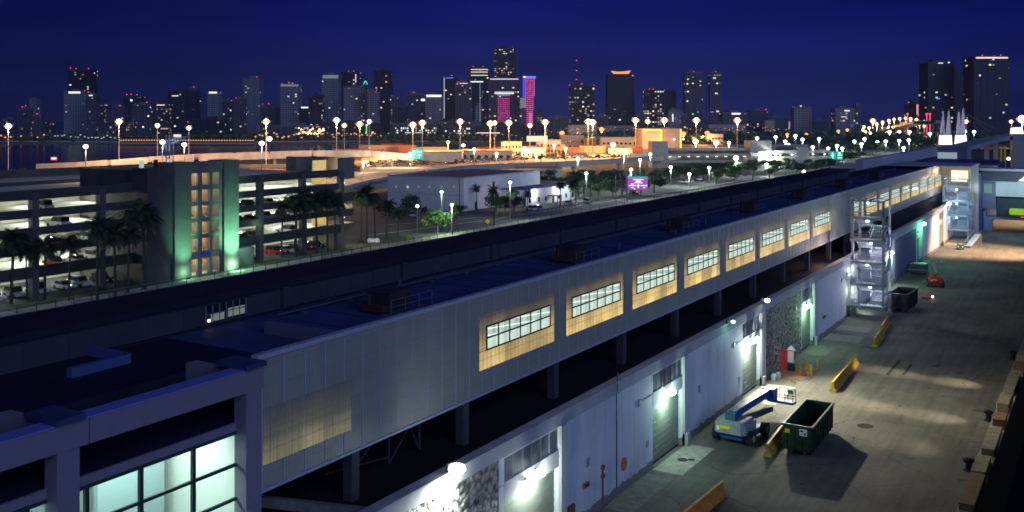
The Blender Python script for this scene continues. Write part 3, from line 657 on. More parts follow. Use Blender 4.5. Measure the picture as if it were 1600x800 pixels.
light('POINT', (-31.0, 143.6, 3.6), 160, (.9, 1, .85), .2); light('POINT', (-31.0, 143.6, 6.6), 160, (.9, 1, .85), .2)
for k, (p, col) in enumerate(((240, (.65, 1, .95)), (280, (.6, .85, 1)), (420, (.8, .9, 1)), (1000, (1, .82, .68)))):
    stair_light(s2, -29.7, 244.6, 2.9 + 3.2 * k + 2.35, p, col)
# bright room behind the top landing
P(MB().box(-32.0, -28.4, 253.9, 253.98, 12.9, 15.5), 'lit_window', glow('litroom', (1, .88, .62), 1.3))
light('POINT', (-33.0, 246.0, 15.6), 420, (1, .72, .5), .3)
light('POINT', (-32.9, 238.0, 11.0), 150, (1, .85, .7), .3)
light('POINT', (-33.2, 139.0, 9.6), 420, (1, .62, .42), .3)
# white parallelogram placards on the outer side of stair tower one
for z in (6.2, 9.3): MB().prism([(0, 0), (1.9, 0), (1.9, 1.9), (0, 1.9)], 0, .04, Matrix.Translation((4.35, 1.2, z)) @ Matrix.Rotation(R(90), 4, 'Y') @ Matrix.Rotation(R(90), 4, 'Z') @ Matrix(((1, 0, 0, 0), (.25, 1, 0, 0), (0, 0, 1, 0), (0, 0, 0, 1)))).build('placard', M['trim'], s1)

# concrete pads in front of the doors
k = 0
for x0, x1, y0, y1, mm in ((-31.1, -28.6, 73.4, 80.8, 'pad'), (-31.1, -28.9, 64.5, 72.4, 'pad_dark'), (-31.1, -27.9, 96, 103.4, 'pad'), (-31.1, -28.6, 118.5, 124, 'pad_dark'), (-31.1, -26.7, 127.7, 131.6, 'pad'),
                          (-31.1, -26.9, 134.2, 137.6, 'pad'), (-31.1, -28.2, 88.5, 94.2, 'pad_dark'), (-30.9, -28.0, 106.5, 112.6, 'redpad'), (-31.1, -27.0, 165, 176, 'pad_dark'), (-31.1, -26.5, 236, 241, 'pad'), (-31.1, -27.5, 205, 212, 'pad_dark')):
    if mm == 'redpad' and mm not in M: M[mm] = mat('redpad', (.30, .15, .10), .9, noise=.3, nscale=2)
    struct(MB().box(x0, x1, y0, y1, 0, .03).build('concrete_pad', M[mm]))
st = MB().lathe((-29.9, 76.8, .034), [(.45, 0), (.4, .004)], 14).lathe((-29.3, 77.2, .034), [(.3, 0), (.28, .004)], 12).lathe((-19.0, 93.8, .008), [(.75, 0), (.7, .003)], 14)
st.box(-20.9, -20.55, 113.5, 121.5, .006, .009).box(-19.4, -19.1, 114.5, 120, .006, .009)
struct(st.build('oil_stain', mat('oil', (.055, .052, .045), .95, noise=.4, nscale=3, spec=0)), 'stuff')

# ---- jersey barriers
def jersey(segs):
    mb = MB()
    for (xa, ya), (xb, yb) in segs:
        L = math.hypot(xb - xa, yb - ya); a = math.atan2(yb - ya, xb - xa)
        prof = [(-.38, 0), (.38, 0), (.34, .12), (.14, .42), (.10, 1.05), (-.10, 1.05), (-.14, .42), (-.34, .12)]
        Mx = Matrix.Translation((xa, ya, .02)) @ Matrix.Rotation(a, 4, 'Z') @ Matrix.Rotation(R(90), 4, 'X') @ Matrix.Rotation(R(90), 4, 'Y')
        mb.prism(prof, 0.02, L - .02, Mx)
    return mb
for lab, segs in (('worn yellow plastic barrier of two joined pieces in the open beyond the green dumpster', [((-24.2, 103.6), (-24.45, 110.2)), ((-24.45, 110.3), (-24.7, 117.0))]),
                  ('short yellow barrier wedged between the boom lift and the green dumpster', [((-24.2, 81.0), (-24.6, 86.6))]),
                  ('yellow orange barrier cut off by the lower edge of the picture', [((-24.95, 63.5), (-24.6, 71.2))]),
                  ('yellow barrier standing near the stair tower, nearer of the two in line', [((-24.6, 126.5), (-25.0, 134.0))]),
                  ('orange barrier closest to the foot of the stair tower', [((-25.3, 134.6), (-25.9, 142.0))])):
    tag(jersey(segs).build('jersey_barrier', M['yellow'] if 'orange' not in lab else mat('worn_orange', (.55, .22, .03), .65, noise=.3, nscale=2)), lab, 'barrier', 'barriers on the quay')
# ---- dumpsters
def dumpster(name, label, loc, rz, W_=2.35, L_=8.0, H_=2.0, m=None, stick=True):
    m = m or M['green_bin']; d = thing(name, label, 'dumpster', loc, rz); z0 = .45; z1 = z0 + H_
    sh = MB(); tk = .09
    sh.box(0, W_, 0, L_, z0, z0 + .1).box(0, W_, 0, tk, z0, z1).box(0, W_, L_ - tk, L_, z0, z1).box(0, tk, tk, L_ - tk, z0, z1).box(W_ - tk, W_, tk, L_ - tk, z0, z1)
    for i in range(9): yy = .35 + i * (L_ - .7) / 8; sh.box(-.09, 0, yy - .07, yy + .07, z0, z1 - .1).box(W_, W_ + .09, yy - .07, yy + .07, z0, z1 - .1)
    for i in range(4): xx = .25 + i * (W_ - .5) / 3; sh.box(xx - .06, xx + .06, -.08, 0, z0, z1 - .1).box(xx - .06, xx + .06, L_, L_ + .08, z0, z1 - .1)
    sh.build('body', m, d)
    rim = MB(); rim.box(-.13, W_ + .13, -.13, .08, z1, z1 + .12).box(-.13, W_ + .13, L_ - .08, L_ + .13, z1, z1 + .12).box(-.13, .08, .08, L_ - .08, z1, z1 + .12).box(W_ - .08, W_ + .13, .08, L_ - .08, z1, z1 + .12)
    rim.build('rim', mat('rimgreen', (.03, .07, .05), .5, noise=.3) if 'rimgreen' not in bpy.data.materials else bpy.data.materials['rimgreen'], d)
    MB().box(tk, W_ - tk, tk, L_ - tk, z0 + .1, z0 + .5).build('rubbish', M['bin_in'], d)
    MB().box(.5, .7, 0, L_, .2, z0).box(W_ - .7, W_ - .5, 0, L_, .2, z0).build('skid_rail', M['dark_steel'], d)
    for yy in (.8, L_ - .8):
        for xx in (.3, W_ - .3): MB().tube((xx - .1, yy, .2), (xx + .1, yy, .2), .2, n=12).build('wheel', M['rubber'], d)
    if stick:
        MB().box(1.35, 1.95, -.115, -.085, 1.75, 2.3).build('sticker', M['white'], d)
        MB().box(1.42, 1.66, -.122, -.117, 2.05, 2.2).box(1.72, 1.88, -.122, -.117, 1.83, 2.0).box(1.45, 1.6, -.122, -.117, 1.83, 1.9).build('sticker_mark', M['black'], d)
        MB().box(.15, .55, -.115, -.085, 1.85, 2.15).build('sticker', M['sign_yellow'], d)
    return d
dumpster('roll_off_dumpster', 'open dark green roll-off dumpster with white sticker, on the quay by the boom lift', (-23.3, 82.6, 0), R(1.5))
dumpster('roll_off_dumpster', 'black dumpster in shadow right beside the foot of the stair tower', (-27.4, 151.2, 0), R(-3), 2.6, 6.5, 2.1, mat('binblack', (.015, .017, .02), .6), False)
MB().box(-25.9, -25.4, 151.0, 151.03, 1.6, 2.0).build('notice', M['white'], None) if 0 else None
# ---- boom lifts
def wheel(par, x, y, r=.56, w_=.46):
    o = MB().tube((x - w_ / 2, y, r), (x + w_ / 2, y, r), r, n=16).build('wheel', M['rubber'], par)
    MB().tube((x - w_ / 2 - .01, y, r), (x + w_ / 2 + .01, y, r), r * .5, n=12).build('rim', M['lift_grey'], o)
def boom_lift(label, loc, rz, mb_, mg, mbm, raised=0.0, col2=None):
    L = thing('boom_lift', label, 'boom lift', loc, rz)
    for x in (-1.45, 1.45):
        for y in (0, 3.2): wheel(L, x, y)
    MB().box(-1.2, 1.2, -.3, 3.5, .35, .85).box(-.9, .9, -.65, -.3, .4, .8).build('chassis', mb_, L)
    hood = MB(); hood.prism([(-1.3, -.9), (-1.0, -1.2), (1.0, -1.2), (1.3, -.9), (1.3, 1.6), (.55, 1.9), (-.9, 1.9), (-1.3, 1.5)], .95, 1.75)
    hood.prism([(-1.15, -.8), (-.9, -1.05), (.9, -1.05), (1.15, -.8), (1.15, 1.3), (-1.15, 1.3)], 1.75, 1.95); hood.build('hood', mg, L)
    MB().box(-.75, .1, -1.23, -1.205, 1.3, 1.55).build('sticker', M['sign_yellow'], L); MB().box(-1.05, -.8, -1.22, -1.205, 1.15, 1.45).build('sticker', M['white'], L)
    MB().box(-.42, .42, -.85, -.1, 1.95, 2.55).box(-.3, .3, -.1, .4, 1.95, 2.3).build('pivot', col2 or M['lift_teal'], L)
    z0, z1 = 2.35, 2.35 + raised
    MB().bar((.05, -.6, z0), (.05, 7.6, z1), .5, .56).bar((.05, 7.6, z1), (.05, 9.0, z1 + .02), .34, .36).build('boom', mbm, L)
    MB().bar((.27, -.3, z0 + .08), (.27, 7.5, z1 + .08), .02, .12).build('stripe', M['white'], L)
    MB().bar((.6, 1.5, 1.7), (.95, 6.2, 1.45), .36, .4).bar((.95, 6.2, 1.45), (.35, 7.8, 1.0 + raised), .25, .3).build('lower_arm', mat('armg', (.03, .08, .06), .5) if 'armg' not in bpy.data.materials else bpy.data.materials['armg'], L)
    MB().box(-.35, .65, 7.6, 8.7, z1 - .6, z1 + .35).build('head', mbm, L)
    b0 = z1 - .95; bk = MB().box(-.2, 2.1, 8.5, 9.4, b0, b0 + .2).build('platform', mbm, L)
    r = MB()
    for x in (-.15, .6, 1.35, 2.05):
        for y in (8.55, 9.35): r.tube((x, y, b0), (x, y, b0 + 1.15), .025)
    for z in (.55, 1.15):
        for a, b_ in (((-.15, 8.55), (2.05, 8.55)), ((2.05, 8.55), (2.05, 9.35)), ((2.05, 9.35), (-.15, 9.35)), ((-.15, 9.35), (-.15, 8.55))): r.tube((*a, b0 + z), (*b_, b0 + z), .025)
    r.build('guard_rail', M['dark_steel'], bk); MB().box(1.6, 2.0, 8.6, 8.8, b0 + .9, b0 + 1.25).build('control_box', M['lift_grey'], bk)
    return L
boom_lift('blue and grey boom lift folded low beside the dock wall, work basket pointing away', (-27.75, 83.3, 0), R(-4), M['lift_blue'], M['lift_grey'], M['lift_blue']).scale = (1.06, 1.0, 1.08)
boom_lift('small red boom lift with its pale arm raised, farther along the quay', (-24.6, 176.5, 0), R(14), M['red'], M['red'], mat('armgrey', (.25, .2, .18), .5), 1.6, M['red']).scale = (.8, .62, .9)
# hydrant, bollards, cone, fire cabinet
for i, (x, y) in enumerate(((-28.9, 109.0), (-27.7, 109.0), (-28.9, 111.2), (-27.6, 111.2))):
    tag(MB().tube((x, y, 0), (x, y, 1.15), .09, n=10).lathe((x, y, 1.15), [(.09, 0), (.05, .07)], 10).build('bollard', M['yellow']), ('near left', 'near right', 'far left', 'far right')[i] + ' yellow steel bollard around the yellow hydrant', 'bollard', 'bollards guarding the hydrant')
h = thing('fire_hydrant', 'yellow fire hydrant standing between four yellow bollards', 'hydrant', (-28.25, 110.1, .0))
MB().lathe((0, 0, 0), [(.24, 0), (.24, .08), (.15, .1), (.15, .7), (.2, .72), (.18, .86), (.08, .96)], 12).build('barrel', M['yellow'], h, smooth=False)
MB().tube((-.3, 0, .5), (.3, 0, .5), .09, n=10).tube((0, -.3, .45), (0, 0, .45), .11, n=10).build('outlet', M['yellow'], h)
c_ = thing('traffic_cone', 'dark red traffic cone in front of the yellow hydrant', 'cone', (-28.35, 108.6, 0))
MB().box(-.22, .22, -.22, .22, .03, .07).build('base', M['black'], c_); MB().lathe((0, 0, .07), [(.17, 0), (.03, .65)], 12).build('cone_body', M['rust'], c_)
fc = thing('fire_cabinet', 'red and white fire hose cabinet with little pitched top, against the stone wall panel', 'cabinet', (-30.6, 109.6, 0))
MB().box(-.5, .1, 0, .35, .2, 2.3).build('case', M['red'], fc); MB().box(.15, .75, .1, .4, 1.0, 2.2).build('door', mat('pinkw', (.7, .55, .55), .5), fc)
MB().prism([(.0, 0), (.95, 0), (.48, .5)], 0, .35, Matrix.Translation((0, .4, 2.35)) @ Matrix.Rotation(R(90), 4, 'X')).build('pitched_top', M['white'], fc)
MB().tube((-.55, -.2, 0), (-.55, -.2, 2.3), .05).tube((-.3, -.25, 0), (-.3, -.25, 2.2), .05).build('standpipe', M['redpanel'], fc); MB().box(.1, .9, .1, .5, .1, .9).build('hose_box', M['black'], fc)
light('POINT', (-28.9, 109.0, 2.6), 30, (1, .55, .35), .3)
# pale round drums at the foot of the stone panel
for i, (x, y) in enumerate(((-30.6, 104.9), (-30.4, 105.8))): tag(MB().lathe((x, y, 0), [(.26, 0), (.3, .2), (.3, .55), (.22, .75)], 12).build('drum', M['lift_grey']), ('nearer' if i == 0 else 'farther') + ' pale small drum at the foot of the stone wall panel', 'drum')
# cart and far things near the second stair tower
ct = thing('utility_cart', 'small green and grey utility cart with lights, parked below the far stair tower', 'cart', (-27.2, 229.5, 0), R(10))
MB().box(-.6, .6, -1.2, 1.2, .35, .8).box(-.6, .6, -.9, -.3, .8, 1.1).build('body', M['lift_teal'], ct); MB().box(-.62, .62, -.9, .7, 1.85, 1.93).tube((-.55, -.85, .8), (-.55, -.85, 1.85), .03).tube((.55, -.85, .8), (.55, -.85, 1.85), .03).tube((.55, .65, .8), (.55, .65, 1.85), .03).tube((-.55, .65, .8), (-.55, .65, 1.85), .03).build('canopy', M['dark_steel'], ct)
for x in (-.55, .55):
    for y in (-.8, .8): wheel(ct, x, y, .28, .18)
MB().box(-.5, -.3, -1.23, -1.2, .6, .75).box(.3, .5, -1.23, -1.2, .6, .75).build('lamp', glow('cartl', (1, .8, .4), 2), ct)
gw_ = thing('gangway', 'grey steel gangway ramp leaning down beside the far stair tower', 'gangway', (-25.6, 236, 0), R(-8))
MB().bar((0, -3, .3), (0, 5, 2.2), 1.2, .15).build('ramp', M['blue_steel'], gw_)
MB().bar((-.7, -3, 1.3), (-.7, 5, 3.2), .06).bar((.7, -3, 1.3), (.7, 5, 3.2), .06).box(-.8, .8, 4.6, 5.0, 0, 2.0).build('side_rail', M['steel'], gw_)
gen = thing('generator_box', 'low dark generator on blocks by the dock wall beyond the stair tower', 'generator', (-29.3, 190, 0))
MB().box(-1.4, 1.4, -1.2, 1.2, .3, 1.9).build('case', M['dark_steel'], gen); MB().tube((-1.6, -1.6, .9), (1.8, -1.5, .9), .08).build('drawbar', M['lift_grey'], gen); MB().box(-1.2, 1.2, -1.0, 1.0, 0, .3).build('foot', M['black'], gen)
rp_ = thing('floor_beacon', 'small bright red and white beacon standing on the dark quay near the red boom lift', 'beacon', (-24.0, 164.5, 0))
MB().box(-.9, .5, -.3, .3, 0, .25).build('base', M['red'], rp_); MB().lathe((.6, 0, .25), [(.12, 0), (.16, .15), (.06, .3)], 8).build('lamp', glow('beac', (1, .85, .8), 8), rp_)
light('POINT', (-23.4, 164.5, .6), 25, (1, .5, .4), .1)
# quay edge: coping, fender blocks, bollards
q_ = thing('quay_edge', 'low concrete edge beam running along the waterside of the quay', 'quay edge')
MB().box(-9.3, -7.9, -40, 420, 0, .25).box(-7.9, -7.7, -40, 420, -2, .2).build('edge_beam', M['concrete'], q_)
y = 40.0; i = 0; random.seed(3)
mB = [mat('blk_a', (.34, .28, .19), .9, noise=.3, nscale=1.5, bump=.3), mat('blk_b', (.28, .25, .20), .9, noise=.35, nscale=1.5, bump=.3), mat('blk_c', (.24, .15, .08), .9, noise=.3, nscale=2)]
nb = 0
lay = []
while y < 330:
    L = random.choice((2.6, 4.2, 7.0)); lay.append((y, L)); y += L + random.choice((1.0, 1.8, 3.0))
for i, (y, L) in enumerate(lay):
    hh = random.choice((.55, .7, .9)); dx_ = random.uniform(-.1, .15)
    tag(MB().prism([(-.52, .1), (-.45, 0), (.45, 0), (.52, .1), (.52, L - .1), (.45, L), (-.45, L), (-.52, L - .12)], 0, hh).build('edge_block', mB[i % 3], None, (-8.6 + dx_, y, .251), R(random.uniform(-.6, .6))),
        ordl(i) + ' pale block along the quay edge, counting away from the viewer', 'concrete block', 'blocks along the quay edge')
for i, y in enumerate((86.2, 101.3, 128.4, 160.0, 205.0)):
    b_ = thing('mooring_bollard', ordl(i) + ' black iron mooring bollard at the quay edge, counting away from the viewer', 'mooring bollard', (-9.6, y, 0), 0, 'mooring bollards')
    MB().lathe((0, 0, .0), [(.42, 0), (.42, .08), (.26, .14), (.24, .6), (.42, .72), (.44, .9), (.2, 1.0)], 14).build('post', M['black'], b_)
tag(MB().prism([(-6.3, -30), (-5.0, -30), (-5.0, 300), (-6.3, 290)], -3, 6.2).build('ship_hull', mat('hull', (.0015, .0015, .002), .8, spec=.05)), 'near black hull side of the moored ship along the right edge', 'ship')
# ---- passenger bridge and what stands beyond
pb = thing('passenger_bridge', 'ribbed grey passenger boarding bridge spanning out from the far end of the terminal', 'boarding bridge')
mb = MB(); mb.box(-24, 2, 270, 276, 8.6, 12.2)
x = -23.9
while x < 2: mb.box(x, x + .45, 269.9, 270, 8.7, 12.1); x += .9
mb.build('tunnel', mat('tunnel', (.45, .55, .56), .6, noise=.06), pb)
MB().box(-27, 2, 270.3, 276, 12.25, 14.8).build('upper_tunnel', mat('tund', (.06, .07, .10), .5), pb)
MB().box(-28, 2, 269.5, 277, 14.85, 15.4).box(-28, 2, 269.6, 277, 12.2, 12.3).build('roof', M['trim'], pb)
MB().box(-27, -24, 270, 276, 5.5, 12.0).build('rotunda', mat('rotu', (.14, .16, .25), .7), pb); MB().box(-26.6, -24.8, 269.9, 269.99, 9.3, 11.6).build('window', glow('rotw', (.4, .75, .7), .35), pb)
MB().prism([(-19.2, 0), (-16.8, 2.0), (-14, 2.1), (-14, 0)], 0, .1, Matrix.Translation((0, 270.2, 12.45)) @ Matrix.Rotation(R(90), 4, 'X')).build('lit_end', mat('canvas', (.8, .8, .74), .6, noise=.2, nscale=2, emis=(.8, .85, .75), es=.6), pb)
MB().box(-27, 3, 271, 275.5, 2.9, 3.5).box(-27, -25, 271, 275.5, 0, 2.9).box(-26.8, -26.3, 270.6, 271, 0, 8.6).build('lower_deck', M['blue_steel'], pb)
MB().box(-23.9, -12, 270.9, 274, 3.6, 8.4).build('drive_housing', mat('drv', (.04, .06, .08), .6), pb)
light('POINT', (-15, 262, 13), 2600, (.75, .95, 1), .5); light('POINT', (-24, 265, 11), 500, (.75, .95, 1), .5)  # added cool fill that brightens the bridge tunnel, without a lamp fitting
vy = thing('service_vehicle', 'service vehicle with bright yellow green tank under the boarding bridge', 'service vehicle', (-21.6, 268.2, 3.52))
MB().box(0, 8, 0, 2, .3, .9).box(6, 8, 0, 2, .9, 2.4).build('body', M['dark_steel'], vy); MB().prism([(.3, 1.0), (.5, .8), (4.6, .8), (4.8, 1.0), (4.8, 2.0), (4.6, 2.2), (.5, 2.2), (.3, 2.0)], 0, 1.6, Matrix.Translation((.4, 1.8, .1)) @ Matrix.Rotation(R(90), 4, 'X')).build('tank', mat('lime', (.45, .7, .02), .5, emis=(.5, .9, .02), es=.12), vy)
MB().box(3.2, 7, -.06, 0, .35, .55).build('tail_strip', glow('tails', (1, .25, .2), .8), vy)
struct(MB().box(-34, 2, 266, 277, -.02, .02).build('bridge_apron', M['quay']))
MB().box(-16.5, -8, 288, 291, .6, 1.9).build('trailer_body', M['dark_steel'], (tr_ := thing('trailer', 'dark flat trailer with tyres on the bright pavement beyond the boarding bridge', 'trailer')))
for x in (-15.5, -14.2, -9): MB().tube((x, 287.8, .55), (x, 288.2, .55), .55, n=12).build('wheel', M['rubber'], tr_)
# ================================================================ CARS, PALMS, TREES
def car_proto(name, label, paint, kind='car'):
    c = thing(name, label, kind)
    hh = {'car': 1.42, 'suv': 1.75, 'van': 2.0}[kind if kind in ('suv', 'van') else 'car']
    zb = .95 if hh > 1.5 else .82
    low = [(-2.2, .3), (2.2, .3), (2.25, .62), (2.1, zb - .08), (1.1, zb), (-1.75, zb), (-2.15, zb - .1), (-2.22, .6)]
    Mx = Matrix.Translation((.88, 0, 0)) @ Matrix.Rotation(R(90), 4, 'Z') @ Matrix.Rotation(R(90), 4, 'X')
    Mx = Matrix.Rotation(R(90), 4, 'Z') @ Matrix.Rotation(R(90), 4, 'X')
    MB().prism(low, -.88, .88, Mx).build('body', paint, c)
    back = -1.9 if hh > 1.5 else -1.6
    g = [(back, zb), (.95 if hh < 1.9 else 1.5, zb), (.35 if hh < 1.9 else 1.1, hh - .08), (back + .4 if hh < 1.5 else back + .15, hh - .08)]
    MB().prism(g, -.74, .74, Mx).build('windows', M['glass_dark'], c)
    rf = [(back + .42 if hh < 1.5 else back + .16, hh - .08), (.32 if hh < 1.9 else 1.08, hh - .08), (.2 if hh < 1.9 else 1.0, hh), (back + .55, hh)]
    MB().prism(rf, -.72, .72, Mx).build('roof', paint, c)
    for x in (-.82, .82):
        for y in (-1.35, 1.35): MB().tube((x - .1, y, .33), (x + .1, y, .33), .33, n=10).build('wheel', M['rubber'], c)
    for x in (-.6, .6): MB().box(x - .2, x + .2, 2.2, 2.26, .55, .72).build('headlight', M['headl'], c)
    for x in (-.65, .65): MB().box(x - .15, x + .15, -2.25, -2.2, .6, .78).build('tail_light', M['taill'], c)
    return c
M['headl'] = mat('headl', (.8, .8, .75), .2); M['taill'] = mat('taill', (.4, .02, .02), .3)
PAINT = {k: mat('paint_' + k, v, .25, .2, spec=.6) for k, v in dict(white=(.62, .63, .65), silver=(.35, .36, .38), black=(.012, .012, .016), red=(.40, .02, .02), blue=(.03, .05, .16), grey=(.10, .10, .11), tan=(.35, .27, .18)).items()}
PROTO = {}
for k in PAINT:
    for kd in ('car', 'suv') if k not in ('tan', 'blue') else ('car',): PROTO[k, kd] = car_proto('parked_car', '', PAINT[k], kd)
PROTO['white', 'van'] = car_proto('parked_van', '', PAINT['white'], 'van')
used = set()
def put_car(k, kd, x, y, z, rz, label, group=None, cat=None):
    p = PROTO[k, kd]
    if (k, kd) not in used:
        used.add((k, kd)); p.location = (x, y, z); p.rotation_euler.z = rz; o = p
    else: o = dup(p, (x, y, z), rz)
    o['label'] = label; o['category'] = cat or ('van' if kd == 'van' else 'car')
    if group: o['group'] = group
    elif 'group' in o: del o['group']
    return o
def palm_mesh(h, seed, nf=20, fl=2.6):
    rnd = random.Random(seed); tk = MB(); p = Vector((0, 0, 0)); nf = 44; fl *= 1.1; lean = (rnd.uniform(-.04, .04), rnd.uniform(-.04, .04))
    for i in range(6):
        q = Vector((lean[0] * h * ((i + 1) / 6) ** 2, lean[1] * h * ((i + 1) / 6) ** 2, h * (i + 1) / 6)); tk.tube(p, q, .22 - .015 * i, .205 - .015 * i, 7); p = q
    cr = MB()
    for i in range(nf):
        a = 2 * math.pi * i / nf + rnd.uniform(-.2, .2); el = rnd.uniform(-.75, 1.25); L = fl * rnd.uniform(.75, 1.15)
        c, pt, wd = p.copy(), p.copy(), None; v = Vector((math.cos(a) * math.cos(el), math.sin(a) * math.cos(el), math.sin(el)))
        side = Vector((-math.sin(a), math.cos(a), 0)); seg = 5
        for s_ in range(seg):
            nx = pt + v * (L / seg); 
            for k in range(3):                                        # leaflets left and right of the rib
                u = pt.lerp(nx, k / 3); ll = .62 * math.sin(math.pi * min(1, (s_ + k / 3 + .6) / (seg + .3))) + .12
                for sg in (-1, 1):
                    tip = u + side * sg * ll + v * .25 + Vector((0, 0, -.28 * ll * rnd.uniform(.5, 1.8)))
                    cr.quad(u, u + v * .2, tip)
            pt = nx; v = (v + Vector((0, 0, -.30))).normalized()
    return tk, cr
def tree_mesh(h, r, seed, n=900, flat=.75, trunk=.22):
    rnd = random.Random(seed); tk = MB(); th = h - r * flat * 1.35; tk.tube((0, 0, 0), (0, 0, th), trunk, trunk * .7, 7)
    cl = []
    for i in range(9):
        a = rnd.uniform(0, 6.28); rr = r * rnd.uniform(.15, .68); z = h - r * flat + r * flat * rnd.uniform(-.55, .5); q = Vector((math.cos(a) * rr, math.sin(a) * rr, z)); cl.append((q, r * rnd.uniform(.3, .52)))
        tk.tube((0, 0, th * .85), q, trunk * .45, .04, 5)
    cr = MB()
    for i in range(n):
        c, cr_ = cl[rnd.randrange(len(cl))]
        d = Vector((rnd.gauss(0, 1), rnd.gauss(0, 1), rnd.gauss(0, 1))).normalized() * cr_ * rnd.uniform(.45, 1.08) ; d.z *= .8
        p = c + d; s_ = r * rnd.uniform(.045, .10)
        a = Vector((rnd.gauss(0, 1), rnd.gauss(0, 1), rnd.gauss(0, 1))).normalized(); b_ = a.orthogonal().normalized(); c2 = a.cross(b_)
        cr.quad(p - b_ * s_, p + c2 * s_ * .7, p + b_ * s_, p - c2 * s_ * .7)
    return tk, cr
M['ptrunk'] = mat('ptrunk', (.05, .045, .04), .9, noise=.3, nscale=4)
ptk = []
for sd, (h, fl) in enumerate(((9.5, 2.7), (8.2, 2.5), (10.5, 2.9), (7.2, 2.4))):
    tk, cr = palm_mesh(h, sd + 5, 30, fl); ptk.append((tk.mesh('trunk', M['ptrunk']), cr.mesh('crown', M['palm']), h))
ttk = []
for sd, (h, r) in enumerate(((7.5, 3.6), (6.2, 3.0), (9.0, 4.2), (6.8, 3.4), (5.2, 2.2))):
    tk, cr = tree_mesh(h, r, sd + 21, 1100); ttk.append((tk.mesh('trunk', M['trunk']), cr.mesh('crown', M['leaf']), h))
def plant(kind, i, x, y, z=0, label='', group=None, h=None, rz=None, leaf=None, wide=1.0):
    lib = ptk if kind == 'palm_tree' else ttk; tk, cr, h0 = lib[i % len(lib)]
    t_ = thing(kind, label, 'palm tree' if kind == 'palm_tree' else 'tree', (x, y, z), rz if rz is not None else random.uniform(0, 6.28), group)
    s_ = (h / h0) if h else 1.0; t_.scale = (s_ * wide, s_ * wide, s_)
    for nm, me in (('trunk', tk), ('crown', cr)):
        o = bpy.data.objects.new(nm, me); COL.objects.link(o); o.parent = t_
        if nm == 'crown' and leaf:
            o.data = LM.setdefault((me.name, leaf), None) or me.copy(); LM[(me.name, leaf)] = o.data; o.data.materials[0] = M[leaf]
    return t_
LM = {}

# ================================================================ PARKING GARAGE
GA = thing('parking_garage', 'dark five storey parking garage with lit decks of cars and a green lit tower', 'parking garage')
def Q(mb, name, m, par=None, **k): return mb.build(name, m, par or GA, **k)
gx, gy0, gy1 = -142.0, 40.0, 169.0
M['garage'] = mat('garage', (.055, .053, .052), .85, noise=.2, nscale=.4)
M['deck'] = mat('deck', (.42, .42, .36), .85, noise=.15, nscale=.3)
LV = [0, 4.1, 7.35, 10.3, 13.2]                                       # deck heights
for i, z in enumerate(LV[1:] + [15.8]):
    Q(MB().box(gx - 46, gx - .3, gy0, gy1, z - .3, z), 'deck', M['deck'])
for z, z2 in ((3.2, 5.0), (6.9, 8.2), (9.8, 11.0), (12.5, 13.8)):
    Q(MB().box(gx - .3, gx, gy0, gy1 - 5, z, z2), 'spandrel', M['garage'])
Q(MB().box(gx - .3, gx + .02, gy0, gy1 - 5, 15.3, 16.8), 'parapet', M['garage'])
for y in [46 + 11.9 * k for k in range(11)]:
    if not 110 < y < 132: Q(MB().box(gx - .9, gx + .25, y - .55, y + .55, 0, 16.3), 'pier', mat('pier', (.09, .085, .08), .85, noise=.2) if 'pier' not in bpy.data.materials else bpy.data.materials['pier'])
# ramps seen inside, back wall, roof deck walls
Q(MB().box(gx - 16.4, gx - 16, gy0, gy1, 0, 15.5), 'inner_wall', M['deck'])
Q(MB().box(gx - 46, gx - 45.6, gy0, gy1, 15.8, 17.4).box(gx - 24, gx - 23.7, gy0, gy1 - 40, 15.8, 16.5), 'roof_barrier', M['garage'])
Q(MB().box(gx - .3, gx - .02, gy1 - 5, gy1 + .3, 14.6, 19.2).box(gx - 20, gx - 12, gy1, gy1 + .4, 0, 19).box(gx - 12, gx - .3, gy1, gy1 + .3, 14.8, 19.2).box(gx - 12, gx - .3, gy1, gy1 + .3, 7.0, 9.0).box(gx - 12, gx - .3, gy1, gy1 + .3, 10.8, 12.6).box(gx - 12, gx - .3, gy1, gy1 + .3, 3.4, 5.0).box(gx - 12.3, gx - 12, gy1 - 5, gy1, 15, 19.2), 'end_stair_wall', mat('endwall', (.14, .13, .125), .85, noise=.2))
Q(MB().box(gx - .32, gx - .02, gy1 - 5, gy1, 3.2, 4.9).box(gx - .32, gx - .02, gy1 - 5, gy1, 6.4, 8.1).box(gx - .32, gx - .02, gy1 - 5, gy1, 9.8, 11.6), 'end_spandrel', M['garage'])
Q(MB().box(gx - 8, gx - 7.8, gy1 - 4.6, gy1 - .1, 0, 18.5), 'stair_core', mat('yellowcore', (.6, .5, .3), .8))
for z in (17.8, 13.9, 10.2, 6.3): 
    Q(MB().lathe((gx - 3, gy1 + .1, z - .4), [(.1, -.2), (.3, 0), (.1, .2)], 8), 'lamp', M['gl_warm']); light('POINT', (gx - 3, gy1 - 2, z - .5), 900, (1, .78, .38), .2)
light('POINT', (gx - 2, gy1 + 2.5, 16.8), 500, (1, .75, .35), .3)
rnl = random.Random(9)
for z in LV:
    for y in (52, 64, 76, 88, 98, 107, 141, 149, 157, 165):
        top = 2.65 if z else 3.6
        light('POINT', (gx - 10.5, y + rnl.uniform(-4, 4), z + top - .5), rnl.uniform(1200, 2100) if z else 1300, (.90, 1, .86), .3)
        Q(MB().box(gx - 10, gx - 8.6, y - .15, y + .15, z + top - .1, z + top), 'ceiling_light', M['tube'])
